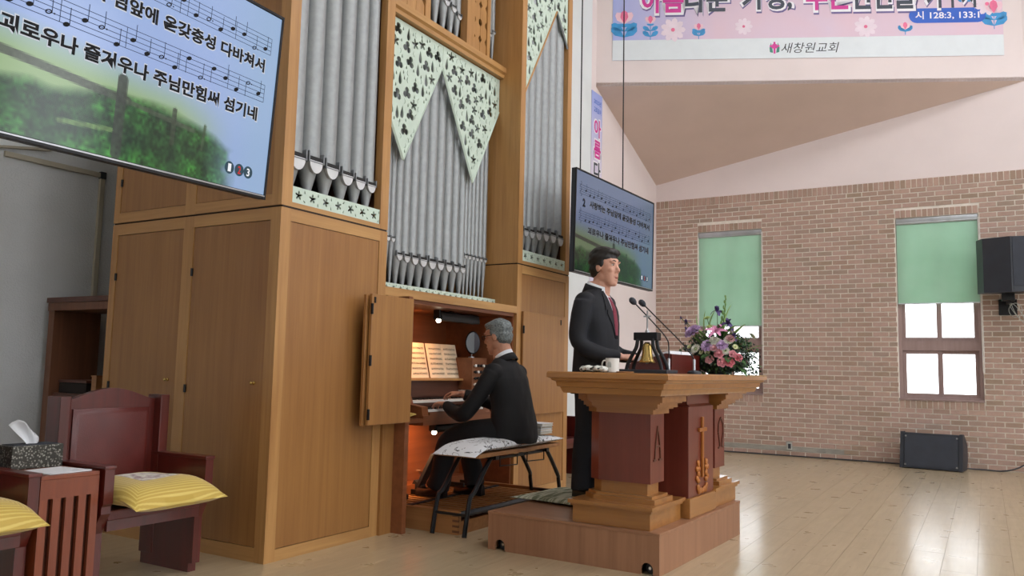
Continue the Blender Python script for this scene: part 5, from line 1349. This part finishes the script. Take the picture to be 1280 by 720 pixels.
def drape(mesh_src, poly, off, th, res=14, axis=Vector((-1, 0, 0))):
    """lay a (y, z) outline onto the front of a mesh"""
    bvh = BVHTree.FromPolygons([v.co for v in mesh_src.vertices], [tuple(p.vertices) for p in mesh_src.polygons])
    y0, y1 = min(p[0] for p in poly), max(p[0] for p in poly); z0, z1 = min(p[1] for p in poly), max(p[1] for p in poly)
    # triangulated outline plus interior rows
    bm = bmesh.new(); vs = [bm.verts.new((0, p[0], p[1])) for p in poly]; f = bm.faces.new(vs)
    for k in range(1, res):
        z = z0+(z1-z0)*k/res
        bmesh.ops.bisect_plane(bm, geom=bm.verts[:]+bm.edges[:]+bm.faces[:], plane_co=(0, 0, z), plane_no=(0, 0, 1))
        y = y0+(y1-y0)*k/res
        bmesh.ops.bisect_plane(bm, geom=bm.verts[:]+bm.edges[:]+bm.faces[:], plane_co=(0, y, 0), plane_no=(0, 1, 0))
    last = None
    for v in bm.verts:
        h = bvh.ray_cast(Vector((2, v.co.y, v.co.z)), Vector((-1, 0, 0)))
        v.co.x = (h[0].x if h[0] else 0)+off
    bmesh.ops.recalc_face_normals(bm, faces=bm.faces[:])
    r = bmesh.ops.solidify(bm, geom=bm.faces[:], thickness=th)
    mb = MB(); mb.addbm(bm); return mb
def face_bits(root, M, brow='hair_black', glasses=False):
    eye, brw = MB(), MB()
    for s in (-1, 1):
        MB().ball((.0805, s*.031, .011), (.008, .012, .0045), 10, 6, M).build('eye', 'white', root, True, world=False)
        MB().ball((.0855, s*.030, .011), (.0045, .007, .0045), 10, 6, M).build('iris', 'black', root, True, world=False)
        MB().tube([(.094, s*.014, .036), (.092, s*.032, .041), (.078, s*.052, .036)], [.003, .004, .002], 6, M).build('eyebrow', brow, root, True, world=False)
        MB().tube([(.091, s*.018, .017), (.0925, s*.031, .0195), (.083, s*.045, .015)], [.0015, .0022, .0015], 6, M).build('eyelid', brow, root, True, world=False)
    if glasses:
        g = MB()
        for s in (-1, 1):
            pts = [(.104, s*.033+.022*math.cos(t), .008+.016*math.sin(t)) for t in np.linspace(0, 2*PI, 17)]; g.tube(pts, .0022, 6, M)
            g.tube([(.104, s*.055, .014), (.06, s*.074, .012), (-.012, s*.082, .008)], .0024, 6, M)
        g.tube([(.104, -.011, .014), (.108, 0, .016), (.104, .011, .014)], .002, 6, M); g.build('glasses', 'black', root, True, world=False)
def person(root_name, label, loc, rz, spec):
    body = MB(); head_into(body, spec['head'])
    for args in spec['hands']: hand_into(body, *args)
    for path, rad in spec['flesh']: body.tube([Vector(p) for p in path], rad, 14)
    body.loft([ring((x, 0, z), rx*.82, ry*.82) for z, x, rx, ry in spec['torso']])
    me = remesh(body, .0055, 3, .5); me.materials.append(MATS[spec['skin']]); shade(me, True)
    r = link(root_name, me); r.location = loc; r.rotation_euler = (0, 0, rz); ORG[r.name] = (0, 0, 0); tag(r, label, 'person')
    # jacket
    j = MB(); j.loft([ring((x, 0, z), rx, ry, 28) for z, x, rx, ry in spec['torso']])
    for s in spec['shoulders']: j.ball(*s, 16, 10)
    for path, rad in spec['sleeves']: j.tube(smoothpath(path, 4), np.interp(np.linspace(0, 1, 4*(len(path)-1)+1), np.linspace(0, 1, len(rad)), rad).tolist(), 16)
    for path, rad in spec.get('extra', []): j.tube(path, rad, 14)
    jm = remesh(j, .009, 5, .5); wrinkle(jm, spec.get('fold', .006), 3); jo = finish(jm, 'jacket', spec['suit'], r)
    t = MB()
    for path, rad in spec['legs']: t.tube(smoothpath(path, 4), np.interp(np.linspace(0, 1, 4*(len(path)-1)+1), np.linspace(0, 1, len(rad)), rad).tolist(), 16)
    for b_ in spec.get('seat', []): t.ball(*b_, 18, 12)
    tm = remesh(t, .010, 4, .5); wrinkle(tm, .006, 8); finish(tm, 'trousers', spec['suit'], r)
    for M in spec['shoes']:
        sh = MB(); sh.loft([ring((0, 0, 0), .1, .03)]*1+[], None, False) if False else None
        outl = [(-.09, .030), (-.05, .034), (.02, .037), (.09, .046), (.14, .043), (.175, .026)]
        rings_ = []
        for x, hw in outl:
            hgt = .085 if x < -.02 else (.085-.045*(x+.02)/.12 if x < .1 else .045)
            rings_.append([(x, hw*math.cos(a), .012+max(0, math.sin(a))*hgt*.9+min(0, math.sin(a))*.012) for a in np.linspace(0, 2*PI, 17)[:-1]])
        s_ = MB().loft(rings_, M); so_ = s_.build('shoe', 'shoe', r, 60, world=False)
        MB().prism([(x, -hw*1.04) for x, hw in outl]+[(x, hw*1.04) for x, hw in outl[::-1]], .0, .012, 'z', M).build('sole', 'black', so_, world=False)
    h = MB()
    for c, rr in spec['hair']: h.ball(c, rr, 22, 14)
    hm = remesh(h, .006, 2, .5); wrinkle(hm, .0035, 5, 55.0); hm.transform(spec['head']); finish(hm, 'hair', spec['hairmat'], r)
    face_bits(r, spec['head'], spec.get('brow', 'hair_black'), spec.get('glasses', False))
    MB().ball((.0925, 0, -.0735), (.010, .016, .008 if spec.get('open') else .0025), 12, 6, spec['head']).build('mouth', 'lips', r, True, world=False)
    return r, jm
T = Matrix.Translation
# ---- the preacher
HM = T((.055, 0, 1.60)) @ Matrix.Rotation(math.radians(-12), 4, 'Z') @ Matrix.Rotation(math.radians(2), 4, 'Y') @ Matrix.Scale(1.06, 4)
spec = dict(head=HM, skin='skin', suit='suit', hairmat='hair_black', open=True,
    torso=[(.70, -.02, .155, .205), (.82, -.015, .155, .20), (.95, -.01, .15, .19), (1.08, -.005, .148, .195), (1.2, -.005, .142, .205), (1.30, -.012, .128, .205), (1.37, -.02, .105, .185), (1.415, -.022, .082, .135), (1.45, -.02, .066, .075)],
    shoulders=[((-.02, -.185, 1.345), (.075, .062, .068)), ((-.02, .185, 1.345), (.075, .062, .068))],
    sleeves=[([(-.02, -.20, 1.34), (-.03, -.24, 1.2), (-.025, -.255, 1.06), (.08, -.21, .985), (.21, -.10, .965)], [.070, .068, .063, .054, .043]),
             ([(-.02, .20, 1.34), (-.03, .245, 1.2), (-.04, .26, 1.06), (.08, .21, .985), (.235, .09, .965)], [.070, .068, .063, .054, .043])],
    flesh=[([(.10, -.19, .98), (.22, -.09, .965)], [.03, .026]), ([(.10, .19, .98), (.24, .08, .965)], [.03, .026]), ([(-.02, 0, 1.5), (-.02, 0, 1.36)], [.06, .08])],
    hands=[((.235, -.075, .962), (.82, .5, -.1), (.1, -.45, .9), 1, .55), ((.255, .07, .962), (.85, -.5, -.12), (.1, .35, .9), -1, .55)],
    legs=[([(-.01, -.095, .80), (-.01, -.10, .62), (-.02, -.105, .42), (-.045, -.105, .22), (-.035, -.105, .05)], [.115, .105, .09, .088, .098]),
          ([(-.01, .095, .80), (.01, .10, .62), (.015, .105, .42), (.0, .11, .22), (.0, .115, .05)], [.115, .105, .09, .088, .098])],
    seat=[((-.03, 0, .80), (.14, .185, .11))],
    shoes=[T((-.03, -.11, .0)) @ Matrix.Rotation(-.1, 4, 'Z'), T((.0, .12, .0)) @ Matrix.Rotation(.1, 4, 'Z')],
    hair=[((-.024, 0, .056), (.106, .086, .092)), ((-.046, 0, -.006), (.070, .077, .082)), ((.030, .008, .098), (.060, .066, .034)), ((.062, .02, .090), (.030, .045, .022)), ((.0, .074, .022), (.034, .010, .035)), ((.0, -.074, .022), (.034, .010, .035))])
PR = (-2.375, 5.27, PT+.043)
pr, jm = person('person', 'man in black suit with dark red tie preaching behind the pulpit', PR, 0, spec)
plain('tie_red', '7c1f38', .5, var=.2, scale=120); plain('tie_dark', '2a1c24', .5)
drape(jm, [(-.052, 1.43), (.052, 1.43), (.03, 1.28), (.008, 1.12), (-.008, 1.12), (-.03, 1.28)], .003, .004).build('shirt_front', 'shirt', pr, world=False)
tie = drape(jm, [(-.018, 1.385), (.018, 1.385), (.034, 1.2), (.020, 1.115), (-.020, 1.115), (-.034, 1.2)], .009, .005).build('tie', 'tie_red', pr, world=False)
MB().prism([(-.024, .02), (.024, .02), (.016, -.022), (-.016, -.022)], -.008, .008, 'x', T((.062, 0, 1.405)) @ Matrix.Rotation(.25, 4, 'Y')).build('tie_knot', 'tie_dark', tie, world=False)
for s in (-1, 1):
    drape(jm, [(s*.050, 1.43), (s*.085, 1.40), (s*.112, 1.285), (s*.088, 1.29), (s*.098, 1.265), (s*.012, 1.09), (s*.010, 1.12), (s*.032, 1.28)][::s], .007, .006).build('lapel', 'suit', pr, 60, world=False)
cl = MB()
def collar(z0, z1, x, r0, r1, n=24, gap=.5):
    a = [gap+(2*PI-2*gap)*k/n for k in range(n+1)]
    return [(x[0]+r0*math.cos(t)*1.0, r0*math.sin(t)*1.02, z0-.022*math.cos(t)) for t in a], [(x[1]+r1*math.cos(t), r1*math.sin(t), z1-.028*math.cos(t)) for t in a]
def add_collar(root, z0, z1, x, r0, r1, mat, name, gap=.5, M=None, th=.006):
    lo, hi = collar(z0, z1, x, r0, r1, 24, gap); n = len(lo); mb = MB().add(lo+hi, [(k, k+1, n+k+1, n+k) for k in range(n-1)], M)
    o = mb.build(name, mat, root, True, world=False); s_ = o.modifiers.new('s', 'SOLIDIFY'); s_.thickness = th; s_.offset = 0; return o
add_collar(pr, 1.420, 1.478, (-.012, .002), .082, .073, 'shirt', 'shirt_collar', .35)
add_collar(pr, 1.400, 1.462, (-.018, -.006), .096, .081, 'suit', 'jacket_collar', .75, th=.01)
# ---- the organist
HM = T((.165, .0, 1.395)) @ Matrix.Rotation(math.radians(6), 4, 'Z') @ Matrix.Rotation(math.radians(12), 4, 'Y') @ Matrix.Scale(1.05, 4)
plain('hair_grey', '6f7677', .55, var=.55, scale=90)
spec = dict(head=HM, skin='skin2', suit='suit2', hairmat='hair_grey', glasses=True, fold=.007,
    torso=[(.585, -.02, .135, .20), (.63, -.015, .15, .215), (.72, -.005, .152, .21), (.85, .015, .142, .20), (.97, .04, .14, .207), (1.07, .065, .133, .21), (1.14, .085, .115, .19), (1.19, .10, .088, .135), (1.23, .11, .062, .075)],
    shoulders=[((.085, -.19, 1.115), (.08, .062, .068)), ((.085, .19, 1.115), (.08, .062, .068))],
    sleeves=[([(.085, .20, 1.11), (.14, .255, .98), (.25, .285, .815), (.38, .235, .80), (.515, .165, .85)], [.070, .068, .062, .052, .042]),
             ([(.085, -.20, 1.11), (.15, -.25, .99), (.25, -.265, .86), (.39, -.20, .88), (.53, -.10, .925)], [.070, .068, .062, .052, .042])],
    flesh=[([(.42, .21, .82), (.53, .16, .855)], [.03, .026]), ([(.43, -.17, .89), (.545, -.09, .93)], [.03, .026]), ([(.14, 0, 1.29), (.10, 0, 1.14)], [.06, .08])],
    hands=[((.545, .15, .862), (1, -.25, -.05), (.05, 0, 1), -1, .5, .06), ((.56, -.085, .938), (1, .1, -.05), (.05, 0, 1), 1, .5, .06)],
    legs=[([(.02, .10, .675), (.25, .125, .655), (.47, .135, .60), (.55, .135, .46), (.575, .13, .30), (.61, .13, .205)], [.105, .10, .085, .082, .085, .088]),
          ([(.02, -.10, .675), (.25, -.13, .655), (.46, -.14, .60), (.49, -.14, .45), (.45, -.135, .32), (.43, -.13, .215)], [.105, .10, .085, .08, .08, .08])],
    seat=[((.0, 0, .69), (.13, .20, .10))],
    shoes=[T((.62, .13, .142)) @ Matrix.Rotation(.05, 4, 'Z'), T((.44, -.13, .142))],
    hair=[((-.022, 0, .046), (.102, .082, .086)), ((-.048, 0, -.004), (.066, .076, .080)), ((.03, 0, .088), (.058, .062, .030)), ((-.01, .072, .015), (.034, .010, .035)), ((-.01, -.072, .015), (.034, .010, .035))])
orgp, jm2 = person('person', 'grey haired man in black suit and glasses playing the organ', (-3.12, 5.40, 0), PI, spec)
MT = T((.112, 0, 1.222)) @ Matrix.Rotation(.18, 4, 'Y') @ T((0, 0, -1.44))
add_collar(orgp, 1.43, 1.475, (-.012, -.006), .078, .069, 'shirt', 'shirt_collar', .35, MT)
add_collar(orgp, 1.40, 1.445, (-.022, -.012), .093, .080, 'suit2', 'jacket_collar', .75, MT, th=.01)
# ================================================================== FLOWERS ON THE PULPIT
fa_loc = pul(-.075, 1.27, ZT_)
fa = thing('flower_arrangement', 'mixed bouquet of pink roses, lilac blooms and greenery on the far end of the pulpit', 'flowers', fa_loc)
for nme, c in (('fl_rose', 'eaa3ac'), ('fl_rose_pale', 'eeb9bd'), ('fl_coral', 'e08490'), ('fl_lilac', 'd3b4dc'), ('fl_lily', 'd98fb4'), ('fl_white', 'ecebdd'), ('fl_cream', 'e6e6b8'), ('fl_violet', '4c3c74'), ('fl_green', 'a9bd72'), ('leaf_green', '4c7040'), ('leaf_light', '7d9f58'), ('leaf_dark', '2a4034'), ('stem_green', '55703f')):
    plain(nme, c, .55, var=.16, scale=40)
def petal_grid(mb, M, L_, w_, cup, curl, n=5, m=4, wav=0):
    """one petal: grows along +x of M, bends up by cup and outwards by curl"""
    vs = []
    for i in range(n+1):
        t = i/n; hw = w_*math.sin(PI*(.12+.80*t))**.8
        for j in range(m+1):
            s = 2*j/m-1
            vs.append((L_*t, hw*s, cup*t*t*L_-curl*t**3*L_+.25*hw*s*s+wav*math.sin(9*t+5*s)))
    mb.add(vs, [(i*(m+1)+j, (i+1)*(m+1)+j, (i+1)*(m+1)+j+1, i*(m+1)+j+1) for i in range(n) for j in range(m)], M)
def Rz(a): return Matrix.Rotation(a, 4, 'Z')
def Ry(a): return Matrix.Rotation(a, 4, 'Y')
def f_rose(r):
    mb = MB()
    for k in range(5): petal_grid(mb, Rz(2*PI*k/5) @ Ry(-.45), r*1.05, r*.62, .25, .35)
    for k in range(5): petal_grid(mb, Rz(2*PI*k/5+.6) @ Ry(-.85), r*.92, r*.55, .1, .15)
    for k in range(4): petal_grid(mb, Rz(2*PI*k/4+.2) @ T((r*.06, 0, 0)) @ Ry(-1.2), r*.85, r*.42, -.1, .0)
    mb.ball((0, 0, r*.42), (r*.28, r*.28, r*.4), 10, 6); return mb
def f_carn(r):
    mb = MB(); rn = random.Random(4)
    for ly in range(4):
        n = 11-ly*2
        for k in range(n): petal_grid(mb, Rz(2*PI*k/n+ly*.4) @ Ry(-.15-.32*ly), r*(1-.12*ly), r*.36, .15, .2, wav=r*.05)
    return mb
def f_mum(r):
    mb = MB()
    for ly in range(3):
        n = 16-ly*3
        for k in range(n): petal_grid(mb, Rz(2*PI*k/n+ly*.2) @ Ry(-.12-.38*ly), r*(1-.16*ly), r*.16, .1, .0, 3, 2)
    return mb
def f_lily(r):
    mb = MB()
    for k in range(6): petal_grid(mb, Rz(2*PI*k/6) @ Ry(-.75 if k % 2 else -.6), r*1.25, r*.30, .0, .55, 6, 4)
    for k in range(5): mb.tube([(0, 0, 0), (r*.18*math.cos(k*1.25), r*.18*math.sin(k*1.25), r*.9)], r*.02, 5)
    return mb
def f_iris(r):
    mb = MB()
    for k in range(3): petal_grid(mb, Rz(2*PI*k/3) @ Ry(-1.2), r*1.0, r*.40, .1, .2)
    for k in range(3): petal_grid(mb, Rz(2*PI*k/3+1.05) @ Ry(-.2), r*1.1, r*.42, .1, .9)
    return mb
FL = {}
def flower(kind, mat, px, py, size, front=1, depth=None):
    """px, py: where the bloom shows beside the others, in bouquet millimetres (x right, z up)"""
    key = (kind, mat, size)
    if key not in FL:
        FL[key] = {'rose': f_rose, 'carnation': f_carn, 'chrysanthemum': f_mum, 'lily': f_lily, 'iris': f_iris}[kind](size).mesh(kind, mat, smooth=True)
    q = 1-(px/.32)**2-((py-.10)/.34)**2
    y = -.19*math.sqrt(max(.02, q))*front if depth is None else depth
    o = link(kind, FL[key], fa); P = Vector((px, y, py)); o.location = P
    d_ = (P-Vector((0, .02, .02))); d_.y -= .05*front; d_.normalize(); o.rotation_mode = 'QUATERNION'; o.rotation_quaternion = d_.to_track_quat('Z', 'Y')
    if kind in ('chrysanthemum',):
        c = MB().ball((0, 0, size*.15), (size*.34, size*.34, size*.22), 10, 6).mesh('flower_eye', 'fl_green' if mat != 'fl_green' else 'fl_cream', smooth=True); link('flower_eye', c, o)
    s = MB().tube(smoothpath([P-d_*.002, P*.55+Vector((0, 0, .03)), Vector((P.x*.12, P.y*.12, .06))], 4), .0028, 5); s.build('stem', 'stem_green', fa, True, world=False)
def PXY(px, py): return ((px-893)*.00575, (467-py)*.00575)
for kind, mat, px, py, s in (
    ('carnation', 'fl_lilac', 868, 416, .068), ('carnation', 'fl_lilac', 889, 433, .052), ('lily', 'fl_lily', 898, 416, .056), ('carnation', 'fl_lilac', 906, 432, .045),
    ('chrysanthemum', 'fl_white', 874, 437, .040), ('chrysanthemum', 'fl_cream', 865, 434, .022), ('chrysanthemum', 'fl_cream', 881, 441, .020), ('chrysanthemum', 'fl_cream', 889, 440, .024), ('chrysanthemum', 'fl_cream', 888, 447, .020), ('chrysanthemum', 'fl_white', 901, 428, .030), ('chrysanthemum', 'fl_green', 884, 399, .030), ('chrysanthemum', 'fl_green', 889, 410, .028), ('chrysanthemum', 'fl_white', 913, 427, .036), ('chrysanthemum', 'fl_white', 910, 439, .034), ('chrysanthemum', 'fl_cream', 921, 434, .022), ('chrysanthemum', 'fl_cream', 859, 446, .018),
    ('rose', 'fl_rose', 903, 443, .040), ('rose', 'fl_rose', 906, 453, .036), ('rose', 'fl_coral', 915, 453, .036), ('rose', 'fl_coral', 924, 447, .032), ('rose', 'fl_rose_pale', 892, 450, .034), ('rose', 'fl_rose_pale', 896, 436, .036), ('rose', 'fl_rose', 918, 443, .030),
    ('carnation', 'fl_white', 896, 427, .04), ('carnation', 'fl_rose_pale', 915, 424, .036),
    ('iris', 'fl_violet', 893, 389, .042), ('iris', 'fl_violet', 910, 406, .044), ('iris', 'fl_violet', 854, 402, .024), ('iris', 'fl_violet', 847, 397, .016), ('iris', 'fl_violet', 918, 421, .03), ('iris', 'fl_violet', 856, 411, .018)):
    x, z = PXY(px, py); flower(kind, mat, x, z, s)
rb = random.Random(12)
for k in range(14):     # the side turned to the hall
    x = rb.uniform(-.22, .22); z = rb.uniform(.06, .30)
    kd, mt = rb.choice((('rose', 'fl_rose'), ('chrysanthemum', 'fl_white'), ('carnation', 'fl_lilac'), ('rose', 'fl_rose_pale')))
    flower(kd, mt, x, z, .036, -1)
def leaf_mesh(L_, w_, bend):
    mb = MB(); n = 6; vs = []
    for i in range(n+1):
        t = i/n; hw = w_*math.sin(PI*min(1, .06+.94*t))**.8
        for s in (-1, 0, 1): vs.append((L_*t, hw*s, -bend*t*t*L_+.18*hw*abs(s)))
    mb.add(vs, [(i*3+j, i*3+3+j, i*3+4+j, i*3+1+j) for i in range(n) for j in range(2)]); return mb
LM = [leaf_mesh(L_, w_, b).mesh('leaf', m, smooth=True) for L_, w_, b, m in ((.13, .022, .4, 'leaf_green'), (.10, .026, .5, 'leaf_dark'), (.17, .018, .25, 'leaf_light'), (.09, .03, .6, 'leaf_green'))]
for k in range(110):
    a = rb.uniform(0, 2*PI); e = rb.uniform(.02, 1.25); q = rb.choice((0, 1, 1, 3, 3)) if e < .7 else rb.choice((0, 2))
    o = link('leaf', LM[q], fa); rr = rb.uniform(.08, .19); o.location = (rr*1.25*math.cos(a)*math.cos(e), rr*math.sin(a)*math.cos(e), .06+rr*1.2*math.sin(e))
    o.rotation_euler = Matrix.Rotation(a, 3, 'Z').to_4x4().to_euler(); o.rotation_mode = 'QUATERNION'
    o.rotation_quaternion = (Matrix.Rotation(a+rb.uniform(-.4, .4), 3, 'Z') @ Matrix.Rotation(-e*.8+rb.uniform(-.3, .3), 3, 'Y')).to_quaternion()
for px, py, ln, lean in ((880, 408, .16, -.25), (884, 405, .15, .05), (876, 412, .13, -.5), (903, 398, .2, .1), (926, 430, .12, 1.0)):
    x, z = PXY(px, py); o = link('leaf', LM[2], fa); o.location = (x, -.06, z-.06); o.rotation_mode = 'QUATERNION'; o.rotation_quaternion = (Matrix.Rotation(lean, 3, 'Y') @ Matrix.Rotation(-PI/2, 3, 'Y')).to_quaternion()
# tall gladiolus spike
gs = MB(); path = smoothpath([(.02, -.02, .1), (.035, -.03, .3), (.055, -.03, .43), (.062, -.03, .56)], 5); gs.tube(path, .004, 6)
for k in range(13):
    t = k/12; p = Vector((.036+.026*t, -.03, .31+.24*t)); s = .028*(1-.6*t); sd = 1 if k % 2 else -1
    gs.ball((p.x+sd*s*.35, p.y-.004, p.z+s*.4), (s*.38, s*.34, s*.9), 8, 6)
gs.build('gladiolus_spike', 'leaf_light', fa, True, world=False)
for (px, py) in ((854, 402), (847, 397), (856, 411)):
    x, z = PXY(px, py); MB().tube(smoothpath([(x, -.02, z), (x*.6, -.02, z*.55+.05), (0, 0, .06)], 4), .002, 5).build('stem', 'stem_green', fa, True, world=False)
# fine greenery
fg = MB()
for k in range(3400):
    a = rb.uniform(0, 2*PI); e = rb.uniform(-.35, 1.2)**1; rr = rb.uniform(.10, .27); sx = 1.1
    p = Vector((sx*rr*math.cos(a)*math.cos(e), .85*rr*math.sin(a)*math.cos(e), max(.012, .075+.95*rr*math.sin(e))))
    q = Quaternion((rb.uniform(-1, 1), rb.uniform(-1, 1), rb.uniform(-1, 1), rb.uniform(-1, 1))).normalized().to_matrix().to_4x4()
    s = rb.uniform(.014, .03); fg.cur = rb.choice((0, 0, 0, 1))
    fg.add([(0, 0, 0), (s*.5, s*.3, s*.1), (s, 0, 0), (s*.5, -s*.3, s*.1)], [(0, 1, 2, 3)], T(p) @ q)
o = fg.build('small_greenery', ['leaf_dark', 'leaf_green'], fa, world=False); o['kind'] = 'stuff'
MB().ball((0, 0, .085), (.18, .13, .08), 18, 12).build('foliage_core', 'leaf_dark', fa, True, world=False)
MB().lathe([(.07, 0), (.085, .01), (.095, .05), (.09, .085), (.08, .085), (.0, .07)], 20, cap=True).build('bowl', 'black_plastic', fa, 40, world=False)
bpy.data.scenes.remove(WS)
